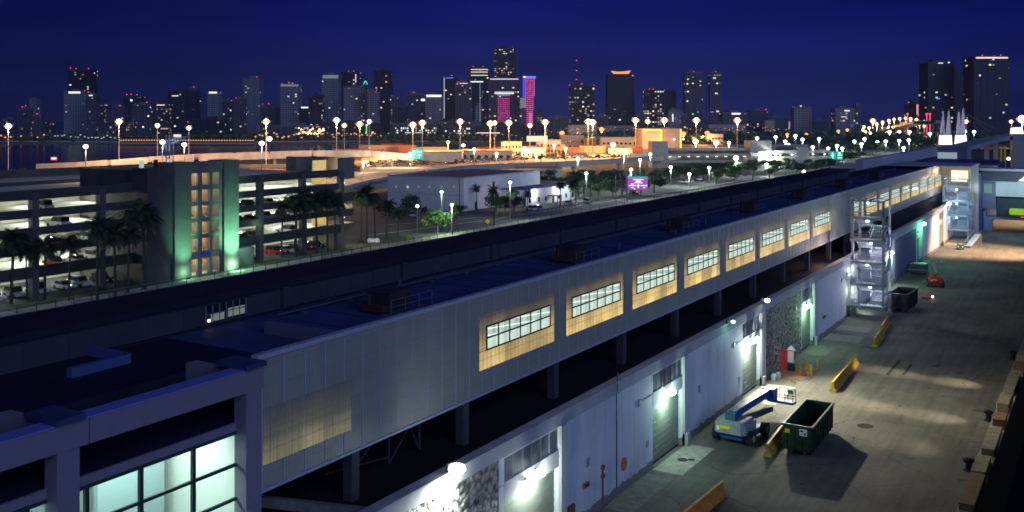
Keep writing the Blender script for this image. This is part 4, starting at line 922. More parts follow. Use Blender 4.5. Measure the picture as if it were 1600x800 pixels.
# lift tower
tw = Q(MB().box(gx, gx + 3.8, 111.4, 116.75, 0, 19.4), 'tower_wall', mat('towerdark', (.07, .055, .055), .85, noise=.25, nscale=.3))
M['tgreen'] = mat('tgreen', (.15, .145, .12), .85, noise=.18, nscale=.35)
Q(MB().box(gx, gx + 4.2, 116.8, 120.45, 0, 20.2), 'tower_panel', M['tgreen']); Q(MB().box(gx, gx + 4.2, 127.95, 131.5, 0, 20.2), 'tower_panel', M['tgreen']); Q(MB().box(gx, gx + 3.9, 120.5, 127.9, 18.6, 20.0), 'tower_head', M['tgreen'])
grid = MB()
for a, b_ in ((122.25, 123.2), (124.9, 125.6), (127.2, 127.9)): grid.box(gx + 3.2, gx + 3.75, a, b_, 0, 18.6)
for a, b_ in ((2.9, 4.2), (6.5, 7.2), (9.4, 10.1), (12.3, 12.95), (15.1, 15.9), (18.05, 18.6)): grid.box(gx + 3.1, gx + 3.7, 120.5, 127.9, a, b_)
Q(grid, 'tower_grid', M['tgreen'])
rows = [0, 3.9, 6.9, 9.75, 12.6, 15.5]
Q(MB().box(gx, gx + .3, 120.5, 127.9, 0, 18.6), 'lobby_back', mat('lobb', (.66, .56, .42), .8, noise=.25, nscale=.5))
for i, z in enumerate(rows):
    Q(MB().box(gx + .3, gx + 3.1, 120.5, 127.9, z - .15 if z else 0, z + .05), 'tower_floor', M['deck'])
    light('POINT', (gx + 1.8, 125.6, z + 2.4), 190, (1, .84, .58), .3); light('POINT', (gx + 1.9, 121.6, z + 2.4), 330, (.95, 1, .85), .3)
    Q(MB().box(gx + .35, gx + .5, 123.2, 124.6, z + .06, z + 2.3), 'lift_door', mat('ldoor', (.4, .24, .14), .6) if 'ldoor' not in bpy.data.materials else bpy.data.materials['ldoor'])
    Q(MB().box(gx + .35, gx + .5, 126.2, 127.6, z + .06, z + 2.3), 'lift_door', bpy.data.materials['ldoor'])
Q(MB().box(gx + 3.77, gx + 3.85, 122.7, 125.0, 3.3, 4.0), 'sign_panel', mat('bluesign', (.02, .05, .4), .5))
Q(MB().box(gx - 14, gx, 111.4, 131.5, 0, 19.0), 'tower_core', M['garage'])
for yy, p in ((118.7, 650), (129.8, 1900)):
    light('SPOT', (gx + 9.0, yy, .4), p * 12, (.28, 1, .56), .3, (gx + 3.9, yy, 7), 58, 1); light('POINT', (gx + 5.2, yy, 1.0), p * .35, (.45, 1, .6), .3)
    MB().box(gx + 5.2, gx + 5.6, yy - .3, yy + .3, 0, .3).build('uplight', M['dark_steel'], GA)
light('SPOT', (gx + 7, 110, .4), 160, (.15, .9, .7), .4, (gx, 107, 8), 100, .9)
light('POINT', (gx + 4, 134.5, 3.2), 260, (.4, 1, .75), .5)
Q(MB().box(gx - .5, gx + 2, 131.5, 137.4, 0, 3.4), 'kiosk', M['tgreen'])
light('POINT', (gx + 1.0, 139.8, 7.2), 90, (.6, 1, .5), .2)
# the radio mast with the lit cab on the tower roof
cr_ = thing('tower_crane', 'blue white lattice mast with outstretched jib, lit from below, rising behind the garage lift tower', 'crane')
cx, cy_ = D(265, 330); z0 = 0; zt = Z(211, 330)
mb = MB()
for a, b_ in ((-1, -1), (1, -1), (1, 1), (-1, 1)): mb.tube((a * .8, b_ * .8, 0), (a * .8, b_ * .8, zt), .16)
k = 0
while k < zt - 1.5: mb.tube((-.8, -.8, k), (.8, -.8, k + 1.5), .09); mb.tube((.8, -.8, k), (-.8, -.8, k + 1.5), .09); k += 1.5
mb.build('mast', M['steel'], cr_, smooth=False)
rv = Vector((CS, SN, 0)); jb = MB(); a0 = Vector((0, 0, Z(226, 330))); a1 = rv * 6.8 + Vector((0, 0, Z(212, 330)))
jb.tube(a0, a1, .14).tube(a0 + Vector((0, 0, 1.6)), a1, .14).tube(a0 + Vector((0, 0, .6)), rv * 5 + Vector((0, 0, Z(218, 330))), .14).tube((0, 0, zt), a0.lerp(a1, .6), .06).tube((0, 0, zt - 1), -rv * 3 + Vector((0, 0, Z(240, 330))), .12).tube((0, 0, zt - 5), -rv * 4.5 + Vector((0, 0, Z(240, 330))), .1)
jb.build('jib', M['blue_steel'], cr_); MB().box(1.2, 3.0, .6, 2.2, Z(214, 330), Z(210, 330)).build('cab', glow('cabg', (1, .9, .7), 1.0), cr_)
cr_.location = (cx, cy_, 0)
light('SPOT', (cx + 5, cy_ - 7, 15), 3200, (.6, .75, 1), .3, (cx, cy_, 22), 60, .6)
# roof-top bits of the lift tower
for i, px in enumerate((240, 255, 271)): Q(MB().box(gx + 1 + i * .4, gx + 1.6 + i * .4, 112 + i * 2.6, 112.5 + i * 2.6, 19.4 if i < 2 else 20.2, 20.7), 'roof_lamp', M['gl_rimw'] if i != 1 else M['dark_steel'])

# cars: ground level and third deck, seen through the openings
rnd = random.Random(4)
glab = []
def gar(y, z, k, kd, rz, lab, x=gx - 4.2): put_car(k, kd, x, y, z, rz, lab, 'cars parked in the garage')
G0 = [(89.5, 'white', 'car', 'white car at the left edge of the ground deck of the garage'), (93, 'silver', 'suv', 'silver car behind the palm trunks, left on the ground deck'), (96.6, 'white', 'van', 'white van on the garage ground deck between two palm trunks'),
      (101.5, 'silver', 'car', 'silver car on the ground deck right of the white van'), (104.5, 'white', 'suv', 'white suv near the garage entrance left of the lift tower'),
      (108.6, 'black', 'suv', 'black car just left of the lift tower on the ground deck'), (137.5, 'grey', 'suv', 'dark car just right of the green lit lift tower'), (141, 'black', 'car', 'black glossy car on the ground deck right of the lift tower'),
      (149.3, 'red', 'suv', 'bright red suv on the ground deck near the garage corner'), (152.6, 'white', 'car', 'white car beside the bright red suv'), (155.5, 'blue', 'car', 'dark blue car two spaces past the bright red suv'),
      (158.4, 'red', 'car', 'darker red car near the far corner of the garage'), (161.5, 'black', 'car', 'black car nearest the far corner of the garage'), (83.5, 'black', 'car', 'black car at the extreme left of the ground deck')]
for y, k, kd, lab in G0: gar(y, .0, k, kd, R(-90 + rnd.uniform(-4, 4)), lab)
cols_ = ['black', 'white', 'grey', 'black', 'red', 'silver', 'white', 'black', 'grey', 'silver']
i = 0
for z, ys in ((7.35, [84.5, 88, 92, 95.5, 99, 102.2, 105.8, 138.5, 141.5, 146, 150, 155, 160]), (4.1, [86, 99.5, 103, 107, 139, 142.5, 152]), (10.3, [100, 141.5, 146, 158]), (13.2, [97])):
    for j, y in enumerate(ys):
        gar(y, z, cols_[(i * 3 + j) % 10], 'car' if (cols_[(i * 3 + j) % 10] in ('blue',) or j % 3) else 'suv', R(-90 if j % 2 else 90), ordl(j) + ' car from the left on the ' + {7.35: 'third', 4.1: 'second', 10.3: 'fourth', 13.2: 'fifth'}[z] + ' deck of the garage', gx - 3.6)
    i += 1
# palms in front of the garage
pl = [(42, 470, 388), (70, 468, 380), (108, 470, 378), (18, 474, 372), (152, 468, 350), (180, 463, 360), (200, 458, 362), (226, 452, 332), (290, 423, 322), (295, 423, 330), (440, 402, 318), (462, 401, 312), (478, 398, 305), (495, 396, 310), (512, 394, 306), (524, 391, 310), (565, 378, 305), (574, 378, 300), (586, 377, 308), (604, 374, 318), (622, 371, 332), (714, 360, 325), (745, 330, 292), (875, 322, 288), (892, 321, 286), (900, 320, 284), (772, 352, 296), (800, 342, 300), (824, 336, 300)]
for i, (px, yb, yt) in enumerate(pl):
    X_, Y_, t_ = G(px, yb); plant('palm_tree', i, X_, Y_, 0, ordl(i) + ' palm listed along the street behind the terminal, going away from the viewer', 'palms along the street', (yb - yt) / F * t_ * .97)
# lit white trunk palms and the verge at the garage corner
light('POINT', (G(560, 384)[0], G(560, 384)[1], 1.6), 160, (.95, 1, .75), .3); light('POINT', (G(588, 382)[0] , G(588, 382)[1], 1.2), 90, (.95, 1, .75), .3)
struct(MB().prism([G(553, 386)[:2], G(600, 380)[:2], G(640, 372)[:2], G(620, 366)[:2], G(560, 374)[:2]], 0, .03).build('grass_island', M['grass']))
for i, px in enumerate((578, 583, 589)): tag(MB().lathe((*G(px, 379)[:2], .03), [(.5, 0), (.7, .3), (.5, .8), (.2, 1.0)], 9).build('boulder', M['white']), ('left', 'middle', 'right')[i] + ' white boulder on the grass island at the garage corner', 'boulder', 'white boulders at the garage corner')
# street fence
fe = thing('street_fence', 'long low wire fence with many thin posts running behind the terminal roof line', 'fence')
y = 66.0; fr = MB(); pm = MB().tube((0, 0, 0), (0, 0, 1.5), .06, n=5).mesh('post', M['dark_steel'])
def many(name, me, par, pts):
    for p in pts: o = bpy.data.objects.new(name, me); COL.objects.link(o); o.parent = par; o.location = p
yp = []
while y < 400: yp.append((-131.6, y, 0)); y += 3.0 if y < 240 else 6
many('post', pm, fe, yp)
fr.tube((-131.6, 60, 1.4), (-131.6, 420, 1.4), .03, n=4).tube((-131.6, 60, .7), (-131.6, 420, .7), .02, n=4)
fr.build('rail', M['steel'], fe)
fe2 = thing('guard_rail', 'pale crash barrier with posts along the road in front of the white warehouse', 'guard rail')
a_, b2 = G(745, 352), G(985, 306)
rr_ = MB(); rr_.bar((a_[0], a_[1], .75), (b2[0], b2[1], .75), .1, .35).build('rail', M['pole'], fe2)
many('post', MB().box(-.08, .08, -.08, .08, 0, .75).mesh('post', M['pole']), fe2, [(*Vector(a_[:2]).lerp(Vector(b2[:2]), k / 39), 0) for k in range(40)])
# ================================================================ LAMPS
def lamp(px, yh, yb, kind, label, group, power=None, zb=0.0, r=None, t=None):
    X_, Y_, t_ = G(px, yb, zb) if t is None else (*D(px, t), t)
    zh = Z(yh, t_); o = thing('high_mast_lamp' if kind in ('sod', 'mast') else 'street_lamp', label, 'lamp', (X_, Y_, zb), CY, group)
    h = zh - zb; r = r or .0028 * t_
    pr = max(.07, .00036 * t_)
    MB().tube((0, 0, 0), (0, 0, h), pr * 1.3, pr, 6).build('pole', M['mastpole'] if kind in ('sod', 'mast') else M['pole'], o)
    if kind in ('sod', 'mast'):                                       # enlarged glowing head, with a dim added ring imitating its halo
        big = kind == 'sod'
        MB().lathe((0, 0, h), [(r * .15, -r * .86), (r * .55, -r * .62), (r * .82, -r * .22), (r * .82, r * .22), (r * .55, r * .6), (r * .12, r * .8)], 10).build('floodlight', M['gl_sod'] if big else M['gl_warm'], o, smooth=True)
        rim = MB()
        for i in range(10):
            a = 2 * math.pi * i / 10; c = (math.cos(a) * r * .98, math.sin(a) * r * .98, h)
            rim.lathe(c, [(.02, -r * .36), (r * .30, 0), (.02, r * .36)], 6)
        rim.build('halo_ring', M['gl_rim'] if big else M['gl_rimw'], o)
    else:
        m = {'white': 'gl_white', 'cool': 'gl_cool', 'green': 'gl_green', 'warm': 'gl_warm', 'orange': 'gl_sod2'}[kind]
        MB().bar((-r * 1.2, 0, h + r * .1), (r * 1.2, 0, h + r * .1), pr * .8).build('arm', M['pole'], o)
        MB().lathe((0, 0, h), [(r * .25, -r * .85), (r * .82, -r * .45), (r, 0), (r * .82, r * .45), (r * .25, r * .8)], 9).build('lamp_head', M[m], o, smooth=True)
    if power:
        col = {'sod': (1, .55, .22), 'mast': (1, .78, .5), 'white': (.85, 1, .9), 'cool': (.75, .92, 1), 'green': (.5, 1, .6), 'warm': (1, .8, .5), 'orange': (1, .45, .12)}[kind]
        light('POINT', (X_ + .3, Y_ - .6, zh - r * .9 - .6), power, col, .5)
    return o
HM = [(13, 197, 276, 'mast', 9000, 473), (186, 190, 262, 'sod', 16000, 470), (246, 196, 262, 'mast', 0, 480), (295, 200, 262, 'mast', 0, 480), (416, 190, 280, 'sod', 14000, 460), (526, 188, 250, 'mast', 16000, 520),
      (538, 196, 250, 'sod', 0, 560), (562, 194, 250, 'sod', 9000, 600), (577, 190, 250, 'mast', 0, 560), (645, 195, 245, 'sod', 20000, 640), (660, 192, 245, 'sod', 16000, 600), (719, 190, 245, 'sod', 18000, 640), (766, 193, 245, 'sod', 16000, 700),
      (773, 192, 245, 'sod', 0, 640), (795, 192, 245, 'sod', 20000, 660), (828, 196, 245, 'sod', 0, 800), (852, 191, 240, 'sod', 22000, 680), (919, 190, 240, 'sod', 20000, 700), (926, 191, 240, 'sod', 16000, 640), (993, 188, 235, 'sod', 22000, 760), (1012, 190, 235, 'sod', 0, 860),
      (1038, 188, 235, 'sod', 16000, 800), (1088, 188, 235, 'sod', 22000, 780), (1152, 188, 235, 'sod', 24000, 760)]
for i, (px, yh, yb, kd, pw, t_) in enumerate(HM):
    lamp(px, yh, yb, kd, ordl(i) + ' tall high mast lamp from the left among the masts below the skyline', 'high mast lamps beyond the port road', pw, 0, (.0034 if pw else .0026) * t_, t_)
ROOFL = [(134, 229, 187, 'warm'), (409, 224, 195, 'white'), (254, 222, 200, 'white'), (288, 226, 205, 'warm'), (421, 217, 330, 'white')]
for i, (px, yh, t_, kd) in enumerate(ROOFL): lamp(px, yh, 0, kd, ordl(i) + ' lamp on a pole, standing on the roof deck of the garage', 'lamps on the garage roof deck', 900 if i < 4 else 0, 15.8, .0026 * t_, t_)
SL = [(797, 285, 345, 'white', 1400), (690, 300, 362, 'green', 500), (706, 320, 366, 'white', 900), (652, 322, 360, 'cool', 0), (916, 271, 314, 'white', 1500), (975, 238, 300, 'white', 5000), (986, 265, 312, 'white', 1300), (903, 248, 285, 'cool', 2000), (1000, 250, 285, 'white', 2200), (1016, 241, 275, 'white', 2500),
      (1048, 261, 290, 'white', 1800), (1077, 272, 292, 'white', 1400), (1108, 262, 286, 'white', 1800), (1087, 221, 250, 'white', 4500), (1119, 223, 248, 'white', 4000), (1139, 223, 248, 'white', 3500), (1150, 247, 274, 'white', 5000), (1169, 221, 245, 'white', 3500), (1195, 224, 246, 'white', 3500), (1212, 239, 262, 'white', 5200), (1200, 240, 262, 'white', 4200),
      (1227, 221, 240, 'white', 2500), (1270, 230, 250, 'white', 2500), (1198, 257, 275, 'white', 1600), (1256, 268, 282, 'white', 900), (1254, 218, 236, 'white', 2500), (1280, 217, 234, 'white', 2500), (1294, 232, 252, 'white', 3000), (1308, 228, 248, 'white', 2500), (1316, 232, 252, 'white', 2500), (1346, 225, 244, 'white', 3000), (1351, 217, 232, 'white', 2000), (1371, 222, 238, 'green', 1500),
      (1384, 221, 240, 'white', 3000), (1405, 220, 238, 'white', 3000), (1420, 219, 237, 'white', 3000), (1412, 231, 245, 'white', 1500), (1453, 209, 225, 'white', 2000), (1405, 206, 222, 'cool', 2000), (1390, 206, 222, 'cool', 2000), (1421, 206, 220, 'cool', 2000), (1335, 221, 236, 'green', 1500), (1243, 212, 228, 'white', 2200), (1212, 214, 230, 'white', 2200), (1183, 216, 234, 'white', 2500),
      (820, 232, 262, 'warm', 3000), (741, 233, 264, 'warm', 3000), (724, 227, 250, 'cool', 0), (866, 226, 250, 'warm', 3500), (884, 232, 262, 'warm', 2500), (700, 222, 246, 'warm', 0), (1576, 248, 268, 'cool', 800), (1500, 203, 228, 'cool', 1500), (1522, 206, 226, 'cool', 1500), (1508, 205, 226, 'cool', 1500), (1232, 226, 246, 'white', 1500), (958, 226, 248, 'warm', 4500), (838, 243, 262, 'warm', 2500), (790, 222, 240, 'warm', 3500), (776, 240, 262, 'warm', 2500), (640, 240, 262, 'warm', 3500), (600, 240, 262, 'warm', 3500), (568, 254, 270, 'warm', 2500),
      (1230, 210, 222, 'orange', 2500), (1260, 210, 222, 'orange', 2500), (1310, 205, 216, 'orange', 2000), (1324, 203, 216, 'orange', 2000), (1068, 209, 224, 'orange', 4000), (1105, 208, 224, 'orange', 4000), (878, 208, 222, 'orange', 4000), (940, 202, 220, 'orange', 4000)]
for i, (px, yh, yb, kd, pw) in enumerate(SL):
    t_ = G(px, yb)[2]; lamp(px, yh, yb, kd, ordl(i) + ' ' + {'white': 'white', 'cool': 'cool white', 'green': 'greenish', 'warm': 'warm white', 'orange': 'orange'}[kd] + ' street lamp among the port streets', 'street lamps of the port streets', pw * 2.4, 0, (.0017 if pw < 4000 else .0027) * t_)
# slim unlit poles
for i, (px, yh, yb) in enumerate(((566, 272, 300), (655, 300, 345), (718, 278, 330), (776, 290, 330), (744, 240, 268), (1176, 262, 290), (1238, 252, 272), (1540, 265, 280), (763, 262, 300), (925, 262, 286))):
    X_, Y_, t_ = G(px, yb); tag(MB().tube((X_, Y_, 0), (X_, Y_, Z(yh, t_)), .12, n=6).tube((X_, Y_, Z(yh, t_)), (X_ + 1, Y_ + .6, Z(yh, t_) + .1), .08).build('utility_pole', M['pole']), ordl(i) + ' slim unlit pole among the port streets', 'pole', 'slim unlit poles')

# ================================================================ WAREHOUSES
M['wh'] = mat('wh', (.62, .60, .62), .85, noise=.08, nscale=.2)
wh = thing('warehouse', 'big windowless white warehouse with a row of small round openings under its flat blue roof', 'warehouse')
x0, x1, yA, yB = -193, -164.5, 246, 292
MB().box(x0, x1, yA, yB, 0, 9.7).build('wall', M['wh'], wh)
MB().box(x0 + .5, x1 - .5, yA + .5, yB - .5, 9.7, 9.9).build('roof', mat('whroof', (.04, .07, .2), .8, noise=.2, nscale=.2), wh)
MB().box(x0 - .1, x1 + .1, yA - .1, yA + .3, 9.7, 10.1).box(x1 - .3, x1 + .1, yA, yB, 9.7, 10.1).build('coping', M['trim'], wh)
for k, px in enumerate((619, 637, 654, 671, 690, 709)):
    t_ = yA / dirv(px)[1]; X_ = dirv(px)[0] * t_
    MB().tube((X_, yA - .12, Z(292, t_)), (X_, yA + .05, Z(292, t_)), .42, n=12).build('round_opening', glow('opn', (.9, .85, .6), .55) if k == 1 else (bpy.data.materials.get('opn2') or glow('opn2', (.8, .75, .6), .22)), wh)
for k, yy in enumerate((252, 262, 272)): MB().box(x1, x1 + .12, yy, yy + 1.2, 0 if k == 0 else 6, 2.4 if k == 0 else 8).build('window', M['glass_dark'], wh)
MB().bar((x0, yA - .1, 4.6), (x1, yA - .1, 4.6), .05).build('cable', M['dark_steel'], wh)
wh2 = thing('warehouse', 'low white office building with two bright wall lamps, right of the big warehouse', 'warehouse')
MB().box(-190, -157, 267, 309, 0, 5.2).build('wall', M['wh'], wh2); MB().box(-190.2, -156.8, 266.8, 309.2, 5.2, 5.5).build('roof', bpy.data.materials['whroof'], wh2)
for k, yy in enumerate((268.5, 271.5, 277.5, 282, 287, 291, 296, 301, 305)): MB().box(-157, -156.9, yy, yy + 1.1, .9 if k % 4 else 0, 2.3).build('window', M['glass_dark'], wh2)
for yy in (274.8, 290.0):
    MB().lathe((-156.7, yy, 4.2), [(.1, -.3), (.5, 0), (.1, .4)], 8).build('wall_lamp', M['gl_white'], wh2); light('POINT', (-155.6, yy, 3.9), 800, (.95, 1, .9), .2)
MB().box(-157, -153, 283.5, 286.5, 2.3, 2.6).box(-153.4, -153.2, 283.6, 283.8, 0, 2.3).box(-153.4, -153.2, 286.2, 286.4, 0, 2.3).build('porch', M['brick'], wh2)
light('POINT', (-158.5, 263, 2.2), 260, (1, .72, .5), .3); light('POINT', (-158.8, 257, 2.0), 160, (1, .72, .5), .3)
light('POINT', (-153, 300, 3), 260, (.9, 1, .85), .3)
wh3 = thing('office_building', 'small pale flat building peeping out behind the dark trees beyond the warehouse', 'building')
a_ = G(805, 285); MB().box(0, 20, 0, 12, 0, 6).build('wall', M['far_white'], wh3); MB().box(-.3, 20.3, -.3, 12.3, 6, 6.4).build('roof', M['rust'], wh3); MB().box(5, 6, -.1, 0, 1, 2.4).box(10, 11, -.1, 0, 1, 2.4).build('window', M['glass_dark'], wh3); wh3.location = (a_[0], a_[1], 0); wh3.rotation_euler.z = CY
light('POINT', (a_[0] + 8, a_[1] - 3, 5), 900, (1, .7, .4), .4)
# streets behind the terminal
def road(pts, width, name, m, z, kind='structure'):
    mb = MB(); L = [Vector(p) for p in pts]
    for i in range(len(L) - 1):
        d = (L[i + 1] - L[i]).normalized(); n0 = Vector((-d.y, d.x)) * width / 2
        mb.quad((*(L[i] - n0), z), (*(L[i + 1] - n0), z), (*(L[i + 1] + n0), z), (*(L[i] + n0), z))
    return struct(mb.build(name, m), kind)
struct(MB().prism([G(560, 372)[:2], G(600, 345)[:2], G(745, 350)[:2], G(905, 322)[:2], G(985, 303)[:2], G(1210, 268)[:2], G(1290, 258)[:2], (-120.5, 640), (-136.4, 172.2), (-150, 172.2)], 0, .006).build('street', M['asphalt']))
for a, b_ in (((575, 368), (760, 344)), ((600, 352), (760, 339)), ((760, 344), (985, 309)), ((985, 309), (1200, 276))):
    road([G(*a)[:2], G(*b_)[:2]], .5, 'lane_line', M['paint_line'], .011)
# the fly-over sweeping past the warehouses
def viaduct(label, pts, width, thick, barrier, m1, m2):
    v = thing('viaduct', label, 'viaduct'); dk = MB(); br = MB(); pr = MB()
    L = [Vector((*G(px, py, z)[:2], z)) for px, py, z in pts]
    for i in range(len(L) - 1):
        d = (L[i + 1] - L[i]); d2 = Vector((d.x, d.y, 0)).normalized(); n0 = Vector((-d2.y, d2.x, 0)) * width / 2
        a, b_, c, e = L[i] - n0, L[i + 1] - n0, L[i + 1] + n0, L[i] + n0; dz = Vector((0, 0, thick))
        dk.quad(a, b_, c, e); dk.quad(a - dz, e - dz, c - dz, b_ - dz); dk.quad(a - dz, b_ - dz, b_, a); dk.quad(e, c, c - dz, e - dz)
        for s_ in (-1, 1):
            p, q = L[i] + n0 * s_, L[i + 1] + n0 * s_; up = Vector((0, 0, barrier)); th = n0.normalized() * .15 * s_
            br.quad(p - th, q - th, q - th + up, p - th + up); br.quad(p + th, p + th + up, q + th + up, q + th); br.quad(p - th + up, q - th + up, q + th + up, p + th + up)
        if L[i].z > 2.5:
            c_ = L[i].lerp(L[i + 1], .5); pr.tube((c_.x, c_.y, 0), (c_.x, c_.y, min(L[i].z, L[i + 1].z) - thick), .9, n=8)
    dk.build('deck', m1, v); br.build('barrier', m2, v)
    if pr.v: pr.build('pier', M['concrete'], v)
    return v
viaduct('grey viaduct road curving from behind the garage past the trees to the right', [(540, 300, 2), (600, 285, 3), (680, 270, 4), (740, 262.5, 5), (800, 259.5, 5), (860, 257.5, 5), (930, 254, 5), (1000, 249.5, 5), (1060, 245.5, 5), (1130, 240, 5), (1180, 237, 4)], 9, 1.0, 1.1, M['concrete'], M['concrete'])
viaduct('pale road ramp lit orange behind the garage roof, left of the lift tower', [(70, 263, 3.0), (130, 260.5, 4.5), (180, 257, 6.0), (236, 253.0, 7.2), (300, 249, 8), (375, 245.5, 8), (480, 242.5, 8), (575, 241, 7), (650, 247, 5), (700, 250, 3)], 9, 1.2, 2.3, M['sand'], M['sand'])
viaduct('lower brown road ramp passing in front of the pale ramp, behind the garage', [(-40, 284, 2), (60, 276, 3), (140, 268, 4.5), (240, 262.5, 5), (360, 262, 5), (470, 262, 5), (560, 264, 4)], 9, 1.0, 1.4, M['brick'], M['garage'])
for px, t_, p in ((60, 455, 5000), (110, 455, 6500), (170, 455, 6500), (225, 450, 6500), (400, 460, 8000), (455, 465, 8000), (505, 470, 8000), (550, 490, 7000)):
    light('POINT', (*D(px, t_ - 20), 17), p * 6, (1, .56, .30), .8)
# ================================================================ CONTAINER / CAR YARD, ORANGE LIT
yard = [G(565, 270)[:2], G(565, 244)[:2], G(900, 231)[:2], G(1010, 231)[:2], G(1180, 230)[:2], G(1180, 240)[:2], G(1000, 250)[:2], G(800, 258)[:2], G(680, 268)[:2]]
struct(MB().prism(yard, 0, .02).build('yard_ground', M['sand']))
k = 0; rnd = random.Random(12)
kk = [('white', 'car'), ('silver', 'suv'), ('tan', 'car'), ('red', 'car'), ('black', 'suv'), ('silver', 'car'), ('white', 'suv'), ('grey', 'car')]
for row, (pa, ya, pb_, yb) in enumerate(((572, 262, 720, 255.5), (572, 260.3, 760, 253.6), (575, 258.5, 780, 252), (578, 256.8, 830, 250), (580, 255, 860, 248), (600, 253.2, 890, 246.4), (610, 251.5, 905, 245), (850, 247, 990, 243), (690, 246.5, 850, 242.5), (860, 249, 1000, 245))):
    a_, b_ = Vector(G(pa, ya)[:2]), Vector(G(pb_, yb)[:2]); n = int((b_ - a_).length / 4.6)
    for j in range(n):
        if rnd.random() < .12: continue
        p = a_.lerp(b_, j / n); kd = kk[rnd.randrange(8)]
        o = put_car(*kd, p.x, p.y + rnd.uniform(-.8, .8), .02, CY + R(rnd.choice((80, 95, 100)) + rnd.uniform(-5, 5)), ordl(j) + ' in the ' + ORD[row] + ' row of orange lit yard, ' + kd[0] + ' ' + kd[1], 'cars in the orange lit yard')
CM = {'rust': M['rust'], 'sandy': mat('ct_s', (.5, .36, .2), .7, noise=.2), 'white': M['far_white'], 'blue': mat('ct_b', (.05, .09, .2), .6), 'brown': M['brick']}
def container(px, py, L, h, col, label, z=0, rz=0, wd=2.6):
    X_, Y_, t_ = G(px, py); d = thing('shipping_container', label, 'container', (X_, Y_, z), CY + rz, 'containers in the port yard')
    mb = MB().box(0, L, 0, wd, .1, h)
    x = .4
    while x < L - .3: mb.box(x, x + .25, -.06, 0, .2, h - .15); x += .6
    mb.build('shell', CM[col], d); MB().box(-.05, .12, -.08, wd, 0, h + .05).box(L - .12, L + .05, -.08, wd, 0, h + .05).build('corner_frame', M['dark_steel'], d); return d
CS_ = [(548, 243, 24, 4.5, 'rust'), (575, 240, 24, 6.5, 'sandy'), (604, 240, 20, 5, 'rust'), (622, 241, 14, 7, 'brown'), (640, 240, 30, 5, 'sandy'), (520, 241, 20, 4, 'brown'), (560, 236, 30, 5, 'sandy'), (595, 236, 18, 6, 'rust'), (746, 240, 20, 5, 'rust'), (765, 241, 16, 4, 'brown'),
       (700, 243, 24, 4, 'sandy'), (800, 240, 22, 6, 'sandy'), (822, 240, 18, 4.5, 'white'), (855, 240, 14, 7, 'sandy'), (880, 240, 16, 5, 'brown'), (905, 240, 20, 6, 'sandy'), (950, 242, 18, 5, 'white'), (975, 241, 14, 5, 'rust'), (890, 245, 12, 3, 'blue'), (985, 247, 16, 3.4, 'white')]
for i, (px, py, L, h, c) in enumerate(CS_): container(px, py, L, h, c, ordl(i) + ' ' + c + ' coloured container block in the orange lit port yard')
for (px, py, p) in ((580, 252, 7000), (620, 247, 7000), (665, 250, 9000), (705, 246, 12000), (745, 248, 8000), (790, 247, 9000), (830, 246, 9000), (880, 247, 8000), (930, 243, 10000), (975, 243, 9000), (1060, 232, 9000), (1100, 226, 9000)):
    X_, Y_, t_ = G(px, py); light('POINT', (X_, Y_ - 6, 11), p * 12, (1, .40, .10), .6)
# white shed buildings with arches and long halls
def hall(px0, px1, yt, yb, label, m, m2=None, wins=0, nm='port_building', winm=None, depth=18, roofz=None, rot=0):
    X_, Y_, t_ = G(px0, yb); Wd = (px1 - px0) / F * t_; H_ = Z(yt, t_)
    b_ = thing(nm, label, 'building', (X_, Y_, 0), CY + rot)
    MB().box(0, Wd, 0, depth, 0, H_).build('wall', m, b_)
    MB().box(-.3, Wd + .3, -.3, depth + .3, H_, H_ + .5).build('roof', m2 or M['concrete'], b_)
    for r_ in range(wins and max(1, int(H_ / 4.2))):
        n = wins
        for k in range(n): w0 = Wd * (k + .25) / n; MB().box(w0, w0 + Wd * .5 / n, -.12, -.02, 1.2 + r_ * 4.2, 3.0 + r_ * 4.2).build('window', winm or M['glass_dark'], b_)
    return b_, Wd, H_, t_
WG = glow('wgold', (1, .7, .4), 1.1)
hall(663, 722, 238, 252, 'long white arched shed glowing in the yard lights', M['far_white'], None, 0)
o, Wd, H_, t_ = hall(720, 800, 236, 250, 'long low orange lit shed right of the arches', M['far_white'], M['rust'], 7)
for px in (676, 699):
    X_, Y_, t_ = G(px, 251); ar = thing('arched_shelter', ('left' if px < 690 else 'right') + ' white arch opening with a dark vault in the glowing shed', 'arch', (X_, Y_ - 3, 0), CY)
    r = 5.2; mb = MB()
    for k in range(12): a0, a1 = math.pi * k / 12, math.pi * (k + 1) / 12; mb.bar((math.cos(a0) * r, 0, math.sin(a0) * r * .95), (math.cos(a1) * r, 0, math.sin(a1) * r * .95), .5, .7)
    mb.build('arch_rib', M['far_white'], ar); MB().prism([(math.cos(math.pi * k / 12) * (r - .3), math.sin(math.pi * k / 12) * (r - .3) * .95) for k in range(13)], 0, .2, Matrix.Translation((0, .5, 0)) @ Matrix.Rotation(R(90), 4, 'X')).build('vault', M['brick'], ar)
light('POINT', (*G(705, 250)[:2], 6), 4200, (1, .85, .65), .5)
